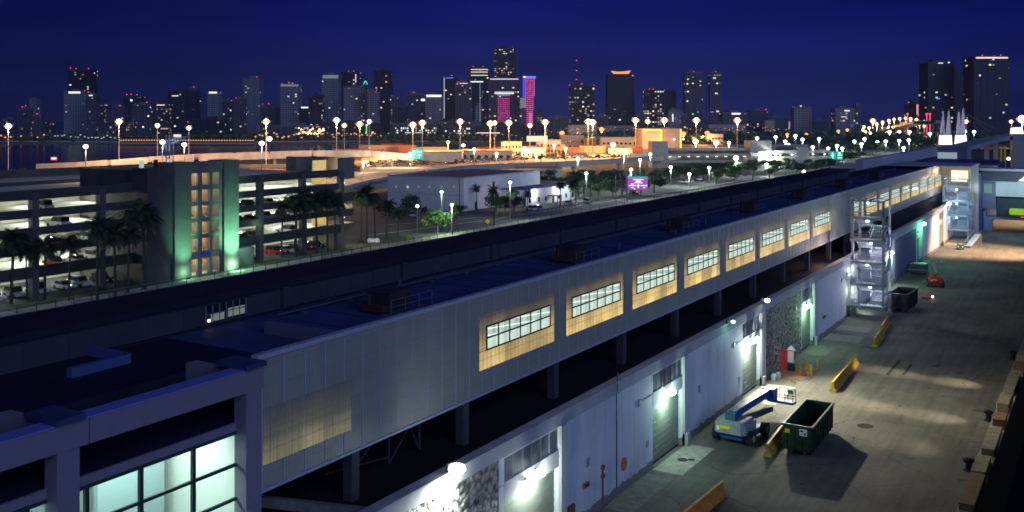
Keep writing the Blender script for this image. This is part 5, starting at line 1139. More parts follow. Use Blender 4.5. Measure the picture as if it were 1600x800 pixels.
bl = [(783, 815, 222, 243, 'bright white sign-topped port office glowing in the yard lights', 'far_white', 6), (815, 850, 233, 246, 'low cream port building behind the container yard, left of the terraced block', 'far_white', 5), (838, 876, 219, 240, 'cream terraced block brightly lit, with rows of dark windows', 'far_white', 7),
      (876, 912, 212, 233, 'long grey building with a row of white roof lights behind the terraced block', 'concrete', 6), (912, 932, 218, 234, 'plain brown grey hall between the long grey building and the cream hall', 'brick', 0), (940, 1002, 215, 236, 'long cream hall with tall dark openings left of the orange edged box building', 'far_white', 9),
      (888, 932, 196, 222, 'pale base block with window rows under the dark tower with the antenna', 'far_white', 8), (945, 998, 197, 212, 'long low grey building with small windows below the red crowned tower', 'concrete', 12), (1107, 1165, 195, 212, 'long pale government block with a grid of windows', 'concrete', 14), (1107, 1130, 210, 226, 'cream building lit orange in front of the long pale block', 'far_white', 5), (1195, 1210, 188, 212, 'narrow grey block in the trees right of the long pale government block', 'concrete', 3), (1230, 1297, 189, 201, 'low building with yellow lit windows at the foot of the pale slab tower', 'far_white', 12)]
for px0, px1, yt, yb, lab, mm, wn in bl:
    hall(px0, px1, yt, yb, lab, M[mm], None, wn, winm=WG if 'yellow' in lab else None)
for (px, py, p) in ((798, 247, 6000), (857, 244, 6000), (890, 236, 9000), (905, 226, 8000), (930, 226, 6000), (1115, 230, 7000), (1135, 216, 9000), (1260, 206, 8000)):
    X_, Y_, t_ = G(px, py); light('POINT', (X_, Y_ - 8, 11), p * 3.6, (1, .55, .24), .6)
# signboard-like bright panels on the white office
o = thing('lit_signboard', 'bright cream illuminated board on the roof of the white port office', 'sign'); X_, Y_, t_ = G(838, 243)
MB().box(0, 15, 0, .4, 10.5, 14.5).build('board', glow('cream', (1, .85, .6), 1.1), o); MB().box(2, 2.3, .4, .7, 0, 11).box(12, 12.3, .4, .7, 0, 11).build('post', M['pole'], o); o.location = (X_, Y_ - 14, 0); o.rotation_euler.z = CY
for k in range(9): pass
# orange edged box building
ob = thing('box_building', 'large blank beige box building with glowing orange corner strips', 'building'); X_, Y_, t_ = G(1004, 240)
W1 = 29 / F * t_; W2 = 33 / F * t_; H_ = Z(201, t_)
ob.location = (X_, Y_, 0); ob.rotation_euler.z = CY
MB().prism([(0, 0), (W1 + .5, -1.5), (W1 + W2, 3), (W1 + W2 - 4, 30), (-2, 28)], 0, H_).build('wall', mat('beige', (.34, .27, .22), .85, noise=.1, nscale=.15), ob)
MB().box(.8, W1 - .5, -1.9, -1.5, H_ - 1.7, H_ - .3).build('light_strip', M['gl_gold'], ob); MB().box(W1 - 1.2, W1 + .6, -2.2, -1.75, 1.5, H_ - 1).build('light_strip', M['gl_gold'], ob); MB().box(W1 + W2 - 1.3, W1 + W2 - .1, 2.0, 2.5, 1, H_ - .4).build('light_strip', M['gl_gold'], ob)
MB().prism([(0, 0), (W1 + .5, -1.5), (W1 + W2, 3), (W1 + W2 - 4, 30), (-2, 28)], H_, H_ + .5).build('roof', M['dark_roof'], ob)
light('POINT', (X_ + W1 * CS + 2, Y_ + W1 * SN - 10, 8), 9000, (1, .6, .25), .5)
for i in (10, 17): MB().lathe((W1 + i, -.4, 11), [(.2, -.4), (.8, 0), (.2, .4)], 8).build('wall_lamp', M['gl_white'], ob)
# second garage and the white lit deck to its right
g2 = thing('parking_garage', 'long low grey parking garage in the middle distance right of the purple sign', 'parking garage'); X_, Y_, t_ = G(1026, 262)
g2.location = (X_, Y_, 0); g2.rotation_euler.z = CY + R(5); Wg = 170 / F * t_
for z in (3.4, 6.8): MB().box(0, Wg, 0, 30, z - .3, z).build('deck', M['deck'], g2)
for z in (2.6, 6.2, 9.4): MB().box(0, Wg, -.3, 0, z, z + 1.5).build('spandrel', M['concrete'], g2)
MB().box(-3, 6, -2, 8, 0, 14.5).box(Wg - 8, Wg + 4, -3, 8, 0, 15).build('stair_core', M['concrete'], g2); MB().box(0, Wg, 20, 20.3, 0, 9.5).build('inner_wall', M['deck'], g2)
MB().box(0, Wg, 0, 30, 9.2, 9.45).build('roof_deck', M['concrete'], g2)
for k in range(9):
    xx = 8 + k * (Wg - 18) / 8; p = g2.matrix_basis @ Vector((xx, 5, 5.6)); light('POINT', p, 160, (1, .95, .85), .3)
    MB().box(xx - .6, xx + .6, 1.5, 2, 5.9, 6.1).build('ceiling_light', M['gl_warm'], g2)
for k in range(9):
    p = g2.matrix_basis @ Vector((6 + k * 7.5, -14, 10)); light('POINT', p, 700, (.95, .9, .95), .4) if k % 2 == 0 else None
g3 = thing('lit_deck_building', 'white two storey deck building brightly lit behind the trees, right of the grey garage', 'building'); X_, Y_, t_ = G(1184, 262)
g3.location = (X_, Y_, 0); g3.rotation_euler.z = CY + R(20); MB().box(0, 26, 0, 20, 0, 5).box(26, 48, 0, 20, 0, 6).box(0, 26, -.4, 0, 5, 6).box(0, 48, -.4, 0, 8.2, 9.4).box(0, 48, 0, 20, 7.8, 8.2).box(26, 34, 0, 20, 6, 11).build('wall', M['concrete'], g3); MB().box(0, 48, 20, 20.4, 0, 12).build('rear_wall', M['far_white'], g3)
for xx in (6, 14, 22, 36, 44): MB().lathe((xx, -.8, 7), [(.1, -.3), (.6, 0), (.1, .3)], 8).build('wall_lamp', M['gl_white'], g3); light('POINT', g3.matrix_basis @ Vector((xx, -3, 6.8)), 250, (.9, 1, .95), .4)
struct(MB().prism([G(1165, 266)[:2], G(1330, 248)[:2], G(1330, 240)[:2], G(1180, 240)[:2]], 0, .02).build('parking_ground', M['asphalt']))
# ================================================================ SIGNS
def gantry(px, py0, py1, pw, yb, label, mm, marks, cat='highway sign', name='highway_sign', legs=True):
    X_, Y_, t_ = G(px, yb); z1, z0 = Z(py0, t_), Z(py1, t_); Wd = pw / F * t_
    o = thing(name, label, cat, (X_, Y_, 0), CY); MB().box(0, Wd, -.1, .1, z0, z1).build('panel', mm, o)
    mk = MB()
    for (a, b_, c, d) in marks: mk.box(a * Wd, b_ * Wd, -.14, -.11, z0 + c * (z1 - z0), z0 + d * (z1 - z0))
    mk.build('lettering', glow('lett', (.85, 1, .95), 1.3) if 'lett' not in bpy.data.materials else bpy.data.materials['lett'], o)
    if legs: MB().box(.1 * Wd, .13 * Wd, .1, .3, 0, z1).box(.87 * Wd, .9 * Wd, .1, .3, 0, z1).box(-.3 * Wd, Wd, .1, .3, (z0 + z1) / 2, (z0 + z1) / 2 + .4).build('post', M['pole'], o)
    return o, Wd, z0, z1, t_
SG = [(.1, .42, .62, .80), (.15, .36, .38, .52), (.2, .3, .1, .3), (.55, .9, .6, .78), (.6, .86, .3, .45), (.5, .53, .1, .95), (.66, .74, .08, .24)]
gantry(642, 232, 249, 19, 262, 'turquoise green highway sign with white marks above the orange lit yard', M['sign_green'], SG)
gantry(1296, 236.5, 250, 10, 262, 'left half of the pair of green highway signs among the white street lamps', M['sign_green'], [(.3, .7, .45, .62), (.4, .6, .2, .4), (.35, .6, .72, .85)]); gantry(1307, 236.5, 250, 10, 262, 'right half of the pair of green highway signs among the white street lamps', M['sign_green'], [(.15, .85, .5, .62), (.2, .8, .2, .3), (.3, .6, .7, .88)])
o, Wd, z0, z1, t_ = gantry(981, 278, 296, 31, 314, 'bright purple illuminated message board with white lettering and a green top edge', glow('purp', (.55, .10, .85), .75), [(.25, .8, .84, .90), (.38, .66, .66, .78), (.32, .74, .55, .62), (.14, .3, .42, .50), (.04, .4, .30, .38), (.45, .60, .30, .38), (.49, .55, .12, .46), (.65, .97, .30, .38), (.78, .86, .12, .2), (.14, .28, .14, .2), (.3, .36, .0, .1)], 'message board', 'message_board', False)
MB().box(0, Wd, -.12, .1, z1, z1 + .5).build('top_edge', M['sign_green'], o); tr_ = MB(); zc = (z0 + z1) / 2
tr_.box(-.5, -.1, -.2, .2, 0, z1 + 2).box(-4.2, -3.9, -.2, .2, 0, z1 + .2)
for a, b_ in (((-4, 0, zc + 1), (0, 0, zc + 1)), ((-4, 0, zc - .8), (0, 0, zc - .8)), ((-4, 0, zc + 1), (-2, 0, zc - .8)), ((-2, 0, zc - .8), (-2.6, 0, z1 + 1.6)), ((-2.4, 0, zc + 1), (0, 0, zc - .8))): tr_.tube(a, b_, .12)
tr_.build('truss', M['pole'], o); light('POINT', (o.location.x + 2, o.location.y - 3, zc), 240, (.6, .15, 1), .5)
for i, (px, py, yb) in enumerate(((662, 345, 362), (638, 370, 384), (762, 346, 360), (620, 343, 352))):
    X_, Y_, t_ = G(px, yb); z = Z(py, t_); s_ = .62 if i < 3 else .3
    o = thing('warning_sign', ['yellow diamond warning sign beside the lit green tree', 'yellow diamond warning sign with dark backing near the roof line, lowest of the signs', 'yellow diamond warning sign right of the lamp post by the warehouse', 'small yellow marker at the left of the street'][i], 'road sign', (X_, Y_, 0), CY, 'yellow signs along the street')
    MB().prism([(-s_, 0), (0, -s_), (s_, 0), (0, s_)], 0, .05, Matrix.Translation((0, 0, z)) @ Matrix.Rotation(R(90), 4, 'X')).build('plate', M['sign_yellow'], o); MB().bar((-.18, -.08, z + .1), (0, -.08, z - .2), .09).bar((.18, -.08, z + .1), (0, -.08, z - .2), .09).build('arrow_mark', M['black'], o); MB().tube((0, .05, 0), (0, .05, z), .05).build('post', M['pole'], o)
X_, Y_, t_ = G(84, 252); rs = thing('red_message_sign', 'small red lit message sign by the dark water at far left', 'sign', (X_, Y_, 0), CY)
MB().box(-1.8, 1.8, 0, .3, Z(250, t_), Z(245.5, t_)).build('panel', glow('redsgn', (1, .04, .08), 2.5), rs); MB().box(-1.5, 1.5, -.06, 0, Z(248.8, t_), Z(246.2, t_)).build('lettering', glow('redsgn2', (1, .6, .6), 2), rs); MB().tube((0, .15, 0), (0, .15, Z(250, t_)), .1).build('post', M['pole'], rs)
# cars on the streets
for i, (px, py, k, kd, rz, lab) in enumerate(((605, 336, 'white', 'car', 60, 'white car leftmost in front of the big warehouse'), (616, 338, 'silver', 'car', 60, 'silver car beside the leftmost white car at the warehouse'), (640, 338, 'white', 'car', 60, 'white car in front of the warehouse left of the lit tree'), (592, 330, 'red', 'car', 70, 'dark red car behind the white cars at the garage corner'),
        (830, 329, 'white', 'suv', 60, 'white suv under the left wall lamp of the low office'), (840, 328, 'silver', 'car', 60, 'silver car beside the white suv at the low office'), (888, 320, 'white', 'car', 10, 'white car at the right end of the low office'), (918, 317, 'white', 'suv', 10, 'white suv near the lamp right of the low office'),
        (1068, 286, 'white', 'suv', 70, 'white suv in the parking lot below the grey garage'), (1076, 285, 'silver', 'car', 70, 'silver car beside the white suv below the grey garage'), (1092, 282, 'white', 'van', 40, 'white van below the grey garage'), (1154, 276, 'white', 'suv', 60, 'white suv parked by the young street trees'), (990, 305, 'grey', 'suv', 0, 'grey car with red tail lights under the purple message board'))):
    X_, Y_, t_ = G(px, py); put_car(k, kd, X_, Y_, .02, R(rz), lab, 'cars on the port street')
X_, Y_, t_ = G(998, 304); light('POINT', (X_, Y_ - 2, 1), 60, (1, .1, .05), .2)
tag(MB().lathe((X_, Y_ - 2.2, 1.0), [(.1, -.4), (.5, 0), (.1, .4)], 8).build('tail_lamp', glow('tl', (1, .1, .06), 2.5)), 'round red traffic light glowing low beside the purple message board', 'traffic light')
# ================================================================ TREES
TR = []
def row(n, px0, px1, y0, y1, hp0, hp1, seed, leaf=None):
    r_ = random.Random(seed)
    for i in range(n): px = px0 + (px1 - px0) * (i + r_.uniform(-.3, .3)) / max(1, n - 1); f = r_.random(); yb = y0 + (y1 - y0) * (i / max(1, n - 1)) + r_.uniform(-3, 3); TR.append((px, yb, r_.uniform(hp0, hp1), leaf))
TR += [(644, 338, 30, None), (684, 364, 33, 'leaf_lit'), (633, 345, 16, None), (660, 340, 16, None), (612, 345, 20, None), (716, 345, 22, None), (775, 338, 30, None), (788, 338, 32, None), (803, 336, 28, None), (816, 322, 20, None)]
row(9, 755, 850, 300, 295, 18, 26, 1); row(8, 860, 980, 300, 290, 18, 28, 2); row(8, 905, 1020, 312, 300, 22, 30, 3); row(7, 1010, 1120, 288, 276, 12, 18, 4); row(5, 1118, 1160, 285, 275, 14, 20, 5, 'leaf_lit')
row(12, 1030, 1180, 283, 270, 12, 18, 31); row(12, 1180, 1330, 266, 250, 10, 15, 32); row(14, 1190, 1400, 250, 238, 10, 15, 33); row(10, 760, 1000, 292, 284, 16, 24, 34); row(8, 1200, 1300, 278, 262, 12, 18, 6, 'leaf_lit'); row(7, 1180, 1300, 270, 256, 10, 15, 7); row(9, 1290, 1345, 262, 250, 10, 14, 8); row(14, 1300, 1480, 244, 232, 12, 16, 9); row(14, 1290, 1490, 236, 226, 9, 14, 10); row(12, 1180, 1400, 228, 220, 8, 12, 11); row(6, 1500, 1560, 222, 214, 9, 13, 12); row(5, 20, 100, 275, 268, 7, 11, 13)
row(6, 1060, 1110, 222, 218, 8, 14, 14); row(8, 700, 880, 226, 224, 4, 6, 15); row(4, 1130, 1180, 226, 222, 8, 12, 16, 'leaf_lit'); row(4, 845, 880, 250, 246, 8, 12, 17)
for i, (px, yb, hp, lf) in enumerate(TR):
    X_, Y_, t_ = G(px, yb); plant('tree', i * 3 + (i // 5), X_, Y_, 0, ordl(i) if 0 else ('dark bushy street tree, ' if lf is None else 'lamp lit green street tree, ') + ordl(i) + ' in the belts behind the terminal', 'trees of the port streets', max(3, hp / F * t_ * 1.18), leaf=lf, wide=1.3)
light('POINT', (G(684, 364)[0] + 3, G(684, 364)[1] - 3.4, 4.5), 1100, (.75, 1, .4), .3); light('POINT', (G(1215, 268)[0], G(1215, 268)[1] - 8, 8), 2600, (.8, 1, .6), .3); light('POINT', (G(1130, 282)[0], G(1130, 282)[1] - 6, 6), 900, (.8, 1, .6), .3)
# ================================================================ SKYLINE
TM = {'dark': tower_mat('tw_dark', (.020, .022, .04), (.012, .014, .03), .06, 4.4, 3.6, .6, 1.8),
      'darkw': tower_mat('tw_darkw', (.016, .017, .028), (.012, .012, .02), .26, 4.2, 3.6, .5, 1.5, rowp=.06),
      'mid': tower_mat('tw_mid', (.075, .078, .11), (.03, .032, .05), .085, 4.2, 3.5, .5, 1.5),
      'pale': tower_mat('tw_pale', (.21, .22, .26), (.07, .08, .11), .055, 4.0, 3.5, .5, 1.3),
      'busy': tower_mat('tw_busy', (.05, .053, .08), (.02, .02, .03), .30, 4.2, 3.6, .8, .8, rowp=.02),
      'pink': tower_mat('tw_pink', (.10, .03, .10), (.1, .02, .08), 3.0, 3.0, 3.3, .5, 1.0, tint=(.75, .07, .36), pw=.25),
      'wf': tower_mat('tw_wf', (.03, .03, .06), (.03, .03, .05), .5, 3.0, 3.4, .2, 1.8, pw=.6)}
M['mull'] = mat('mull', (.13, .13, .16), .6); M['mull_d'] = mat('mull_d', (.04, .04, .06), .6)
def tower(px0, px1, yt, t, style, label, beac=(), crown=None, setb=None, rot=None, fins=None, name='skyscraper', yb=None, extra=None):
    wd = (px1 - px0) / F * t; X_, Y_ = D((px0 + px1) / 2, t); h = Z(yt, t)
    r = random.Random(int(px0 * 7 + yt)); rot = r.uniform(-.05, .05) if rot is None else rot
    o = thing(name, label, 'skyscraper' if h > 55 else 'building', (X_, Y_, 0), CY + rot)
    dp = min(34, max(16, wd * .8)); a = wd / 2
    if setb:
        h1 = h * setb; MB().box(-a, a, 0, dp, 0, h1).build('shaft', TM[style], o); MB().box(-a * .72, a * .72, 3, dp - 3, h1, h).build('upper_shaft', TM[style], o)
    else: h1 = h; MB().box(-a, a, 0, dp, 0, h).build('shaft', TM[style], o)
    f = MB(); n = fins if fins is not None else max(2, int(wd / 9)); fm = 'mull' if style in ('pale', 'mid') else 'mull_d'
    for k in range(n + 1): x = -a + wd * k / n; f.box(x - .35, x + .35, -.5, -.02, 0, h1)
    f.box(-a - .1, a + .1, -.4, -.02, h1 - 1.4, h1 + .8); f.build('fin', M[fm], o)
    MB().box(-a * .45, a * .3, dp * .3, dp * .7, h, h + 4).build('roof_box', M[fm], o)
    for bx, by in beac:
        MB().tube((bx * a, 2, h), (bx * a, 2, h + by * t / F), .3).build('mast', M['mull_d'], o)
        MB().lathe((bx * a, 2, h + by * t / F), [(.25, -.6), (1.0, 0), (.25, .6)], 6).build('beacon', M['gl_red'], o)
    if crown:
        cm, z0, z1, e = crown; MB().box(-a * e, a * e, -1.0, -.6, h - z0, h - z1).build('crown_light', cm, o)
    return o, wd, h, a, dp
GC = glow('crownw', (.85, .9, .95), 1.6); GL = glow('crownc', (.5, .62, .75), .35); GR = glow('crownr', (1, .25, .10), 1.9); GPk = glow('linep', (.95, .75, .85), 1.2)
TW = [
 (2, 22, 186, 1750, 'mid', 'low dim block at the extreme left of the skyline', ()),
 (28, 44, 170, 1650, 'mid', 'dim tower with two red beacons near the left edge of the skyline', ((-.3, 3), (.4, 5))),
 (46, 57, 155, 1800, 'pale', 'slim pale tower with rounded top behind the leftmost towers', ()),
 (50, 64, 180, 1600, 'mid', 'short dark block with one red beacon left of the tall black tower', ((.0, 2),)),
 (66, 80, 190, 1650, 'busy', 'low block with a few lit windows left of the tall black tower', ()),
 (106, 141, 109, 1750, 'dark', 'tall black tower with red beacons, highest on the left of the skyline', ((-.8, 3), (-.3, 2), (.8, 2)), None),
 (100, 133, 143, 1650, 'pale', 'blue grey tower with bright white crown in front of the tall black tower', ((.9, 1),), (GC, 3.0, .2, .55)),
 (134, 150, 148, 1600, 'mid', 'narrow tower with a white roof light right of the tall black tower', ((-.6, 4),), (GC, 2, .5, .35)),
 (152, 162, 163, 1700, 'busy', 'narrow tower with stacked yellow lit floors', ()),
 (176, 194, 166, 1650, 'mid', 'brownish block left of the red beaconed tower', ((.2, 1),)),
 (192, 219, 151, 1750, 'dark', 'dark tower with a cluster of red beacons and one white light on top', ((-.6, 3), (-.1, 4), (.6, 3)), (GC, 8, 5, .12)),
 (207, 236, 163, 1600, 'mid', 'wide block with lit top windows right of the red beaconed tower', ((.5, 3),)),
 (239, 262, 162, 1650, 'busy', 'block with a lit strip of windows along its top', (), (GPk, 3, 1.5, .6)),
 (262, 305, 142, 1700, 'dark', 'broad black tower with two warm lights high up', ()),
 (297, 308, 137, 1800, 'mid', 'slim tower with a dim red crown behind the broad black tower', ((.0, 1),)),
 (324, 342, 143, 1650, 'pale', 'round topped pale tower with a glowing white crown', (), (GC, 3, .5, .7)),
 (344, 366, 158, 1800, 'mid', 'faint blue tower right of the round topped one', ((.6, 1),)),
 (366, 382, 154, 1700, 'mid', 'faint tower with small red beacons left of the tall slim blue tower', ((-.7, 1),)),
 (380, 406, 122, 1750, 'pale', 'tall slim blue grey tower with red beacon on the left half of the skyline', ((.6, 2),)),
 (408, 436, 168, 1650, 'mid', 'low mixed blocks with a lit stepped top', ((-.2, 6),)),
 (438, 467, 132, 1600, 'pale', 'pale ribbed tower with three red beacons', ((-.8, 1), (-.1, 3), (.3, 2)), (GL, 3, 0, .95)),
 (468, 486, 168, 1550, 'dark', 'dark block with a slanting white light strip on top', (), (GC, 1, -1.0, .7)),
 (482, 504, 148, 1500, 'darkw', 'dark tower with lit rows in its upper floors', ()),
 (503, 530, 117, 1700, 'pale', 'tall pale tower with a light band along its top', (), (GL, 6, .5, .9)),
 (533, 561, 112, 1900, 'dark', 'black tower with two red beacons and a vertical white light', ((-.2, 1), (.4, 1)), None),
 (537, 573, 136, 1600, 'pale', 'wide pale ribbed tower before the black tower', ()),
 (571, 591, 142, 1580, 'pale', 'pale tower shoulder with a red beacon, left of the tall plain black tower', ((.7, 1),)),
 (584, 611, 110, 1800, 'dark', 'tall plain black tower in the middle left of the skyline', ()),
 (611, 622, 151, 1750, 'mid', 'slim dim tower right of the tall plain black tower', ()),
 (622, 636, 168, 1700, 'dark', 'low dark block in the dip of the skyline', ()),
 (635, 657, 147, 1750, 'mid', 'dim tower with pointed roof left of the glowing curved crown', ((.0, 3),)),
 (656, 666, 154, 1650, 'mid', 'narrow tower with a bright yellow white top corner', (), (GC, 4, .5, .6)),
 (665, 691, 148, 1600, 'pale', 'pale tower topped by a bright curved white crown', (), (GC, 3.5, .2, .9)),
 (691, 714, 121, 1700, 'dark', 'dark tower edged by a thin vertical white line with a blue roof light', ((.3, 3),), (M['gl_blue'], 1.5, .4, .5)),
 (712, 737, 129, 1620, 'mid', 'tower with a white light strip and red beacons left of the lit upper floors', ((-.7, 1), (.0, 0.5)), (GPk, 2, 1, .5)),
 (733, 764, 105, 1800, 'dark', 'black tower with bright lit floors at the very top', ((-.6, 1), (.4, 1))),
 (743, 752, 165, 1500, 'pale', 'slim bluish tower with a vertical lit edge before the black tower', ()),
 (771, 808, 74, 1900, 'busy', 'tallest tower of the skyline, dark with many tiny lit windows', ((-.7, 0.5), (.6, 0.5))),
 (764, 811, 124, 1600, 'mid', 'broad purple grey hotel block with horizontal light lines in front of the tallest tower', ()),
 (812, 826, 153, 1620, 'pale', 'small block with a grey lit top left of the pink tower', (), (GL, 16, 0, .9)),
 (838, 848, 172, 1500, 'busy', 'small dark tower right of the pink tower foot', ()),
 (889, 929, 134, 1600, 'darkw', 'black tower full of lit windows under a tall thin red lit antenna', ((-.95, 1), (.0, 3), (.95, 1)), None),
 (950, 991, 116, 1700, 'dark', 'dark broad tower crowned by a glowing red orange roof', ()),
 (1008, 1037, 140, 1650, 'darkw', 'black tower with rows of lit windows and twin red beacons', ((-.5, 1), (-.1, 1))),
 (1030, 1056, 142, 1750, 'mid', 'grey tower behind the twin beacon tower with a red roof light', ((-.4, 1),)),
 (1044, 1062, 172, 1500, 'pale', 'low pale block with a vertical white lamp', ()),
 (1071, 1098, 113, 1700, 'mid', 'round shouldered tall tower with a light column, left of the twin', ((.0, 1),)),
 (1110, 1127, 113, 1700, 'mid', 'slim tall tower, right one of the pair on the right side of the city', ((.1, 1),)),
 (1130, 1170, 176, 1600, 'mid', 'low wide building with lit roof sign right of the slim pair', (), (GC, 3, .5, .35)),
 (1172, 1200, 172, 1750, 'mid', 'low faint building with a red beacon', ((.8, 1),)),
 (1200, 1232, 183, 1700, 'mid', 'very low dim block left of the pale slab tower', ()),
 (1241, 1268, 167, 1500, 'pale', 'pale slab tower with a white roof light standing alone', (), None),
 (1268, 1296, 188, 1550, 'mid', 'low block right of the pale slab tower', ()),
 (1305, 1336, 169, 1450, 'pale', 'pale broad slab tower left of the orange lit expressway', ()),
 (1338, 1344, 165, 1450, 'mid', 'thin dark chimney like tower beside the broad slab', ()),
 (1420, 1437, 161, 1450, 'dark', 'small tower glowing red at its edge behind the expressway lamps', ((-.9, 1),)),
 (1450, 1491, 97, 1400, 'dark', 'big black twin tower with a blue light, behind the white bridge pylons', ((-.7, -4),)),
 (1489, 1506, 111, 1450, 'dark', 'black side wing adjoining the big black twin tower', ()),
 (1522, 1577, 88, 1350, 'dark', 'broad black tower with roof lights, rightmost of the skyline', ((-.5, 1.5), (.2, 1), (.55, 2)), (GPk, 3, 1, .9)),
 (855, 888, 183, 1500, 'mid', 'low dim block between the pink tower and the antenna tower', ()),
 (931, 950, 182, 1550, 'mid', 'low dim block left of the red crowned tower', ((.5, 2),)),
 (992, 1008, 180, 1550, 'mid', 'low dim block right of the red crowned tower', ()),
 (610, 690, 193, 1450, 'mid', 'long low waterfront block with bright white ground floor', ()),
 (691, 742, 188, 1400, 'busy', 'low waterfront block with violet tinted lights', ()),
 (420, 500, 196, 1450, 'mid', 'dark waterfront block behind the orange shore lights', ()),
 (150, 200, 192, 1500, 'busy', 'low blocks with scattered lights by the shore right of the black tower', ()),
 (300, 350, 186, 1550, 'dark', 'dark low block left of the round topped tower', ()),
 (1056, 1072, 178, 1550, 'mid', 'low block between the twin beacon tower and the slim pair', ()),
 (742, 850, 196, 1400, 'dark', 'dark waterfront hall with a thin glowing white roof line', ()),
 (505, 590, 192, 1480, 'dark', 'dark waterfront block with a vertical green light', ()),
]
by = {}
for e in TW: by[e[5]] = tower(*e[:6], *(e[6:7] or ((),)), *(e[7:8] or (None,)))
def near_t(px, py, t, w_, h_, m, par, name='light_panel', dy=-1.3):
    """a lit piece on the front of a tower, given in that tower's own frame"""
    X_, Y_ = D(px, t); inv = par.matrix_basis.inverted(); p = inv @ Vector((X_, Y_, Z(py, t))); ww = w_ / F * t / 2; hh = h_ / F * t
    return MB().box(p.x - ww, p.x + ww, dy - .3, dy, p.z - hh, p.z).build(name, m, par)
def TT(k): return [v for a, v in by.items() if a.startswith(k)][0]
def T_(k): return TT(k)[0]
bt_ = T_('black tower with bright l')
for yy in (108, 112, 117): near_t(749, yy, 1800, 26, 1.4, glow('yl', (1, .9, .7), .9) if yy == 108 else bpy.data.materials['yl'], bt_)
near_t(745, 127, 1800, 20, 1.5, GC, bt_)
hb = T_('broad purple grey hotel ')
for yy, m_ in ((123, GPk), (143.5, GPk), (145.5, GC)): near_t(788, yy, 1600, 44 if yy < 130 else 30, 1.2, m_, hb)
X_, Y_ = D(787, 1600); p = hb.matrix_basis.inverted() @ Vector((X_, Y_, 0)); MB().box(p.x - 9.5, p.x + 9.5, -1.4, -.6, Z(190, 1600), Z(152, 1600)).build('lit_facade', TM['pink'], hb)
near_t(787, 147, 1600, 20, 3, GL, hb)
near_t(1480 - 15, 153, 1400, 5, 2, M['gl_blue'], T_('big black twin tower')); 
for px, yy in ((1467, 98), (1471, 98), (1482, 97)): near_t(px, yy, 1400, 3, 1.3, GC, T_('big black twin tower'))
near_t(556, 116, 1900, 1.2, 13, GPk, T_('black tower with two red')); near_t(694, 121, 1700, 1.3, 64, glow('vline', (.7, .75, .85), .7), T_('dark tower edged by a thi'))
near_t(742 + 8, 130, 1500, 1.2, 60, GL, T_('slim bluish tower'))
near_t(573, 196, 1480, 1.5, 18, M['gl_g'], T_('dark waterfront block wi')); near_t(630, 199, 1450, 24, 9, TM['wf'], T_('long low waterfront')) ; near_t(665, 199, 1450, 34, 9, TM['wf'], T_('long low waterfront')); near_t(715, 199, 1400, 40, 10, TM['wf'], T_('low waterfront block wi')); near_t(763, 207, 1400, 36, 1.6, GPk, T_('dark waterfront hall'))
near_t(1433, 163, 1450, 3, 16, glow('redv', (1, .3, .3), 1.0), T_('small tower glowing red')); near_t(1051, 178, 1500, 1.5, 12, GC, T_('low pale block with a ver'))
near_t(274, 149, 1700, 10, 1.5, GPk, T_('broad black tower with t')); near_t(1315 + 8, 172, 1450, 8, 2, GPk, T_('pale broad slab')); near_t(1318, 182, 1450, 9, 1, GPk, T_('pale broad slab')); near_t(1251, 165, 1500, 2, 1.5, GC, T_('pale slab tower'))
for px, yy in ((1116, 121), (1119, 145), (1121, 173)): near_t(px, yy, 1700, 4, 2, GPk, T_('slim tall tower'))
near_t(1072 + 2, 130, 1700, 2, 2, GC, T_('round shouldered')); near_t(1074, 157, 1700, 2, 2, GC, T_('round shouldered'))
# crown of the red topped tower
rt_, wd, h, a, dp = TT('dark broad tower crowned')
MB().prism([(-a * .55, h + .5), (-a * .75, h + 5.5), (-a * .3, h + 4.2), (a * .2, h + 4.6), (a * .75, h + 6.5), (a * .55, h + .5)], 0, 3, Matrix.Translation((0, 3, 0)) @ Matrix.Rotation(R(90), 4, 'X')).build('crown', GR, rt_)
MB().box(-a * .5, a * .5, 3, dp - 6, h, h + 5).build('crown_base', M['mull_d'], rt_)
# antenna of the window filled tower
at_, wd, h, a, dp = TT('black tower full of lit ')
mb = MB(); zt = Z(93, 1600); ax = -a * .4
for s_ in (-1, 1): mb.tube((ax + s_ * 1.2, 6, h), (ax, 6, zt), .35)
mb.build('antenna', M['mull_d'], at_)
for yy in (94, 110, 124): MB().lathe((ax, 6, Z(yy, 1600)), [(.3, -.7), (1.0, 0), (.3, .7)], 6).build('beacon', M['gl_red'], at_)
# curved pediment on the glowing crowned one
# the pink tower
X_, Y_ = D(828, 1560); pk = thing('skyscraper', 'slim tower glowing magenta pink with a blue left edge and white blue top', 'skyscraper', (X_, Y_, 0), CY); s_ = 1560 / F
for z0, z1, w0, o_ in ((0, Z(172, 1560), 5.2, -.5), (Z(172, 1560), Z(150, 1560), 6.2, 0), (Z(150, 1560), Z(122, 1560), 8.2, 0)): MB().box((-w0 + o_) * s_, (w0 + o_) * s_, 0, 14, z0, z1).build('shaft', TM['pink'] if 0 else M['pinkw_' ] if 'pinkw_' in M else M.setdefault('pinkw_', tower_mat('tw_pk2', (.08, .02, .06), (.08, .02, .06), 4.0, 2.6, 3.2, .5, 1.5, tint=(.78, .07, .36), pw=.2)), pk)
MB().box(-11 * s_, -6.4 * s_, -1, 12, Z(152, 1560), Z(121, 1560)).build('blue_wing', glow('bluewing', (.10, .10, .95), .9), pk); MB().box(-11 * s_, 9 * s_, -1.2, 14, Z(121.5, 1560), Z(119, 1560)).build('crown_light', M['gl_blue'], pk)
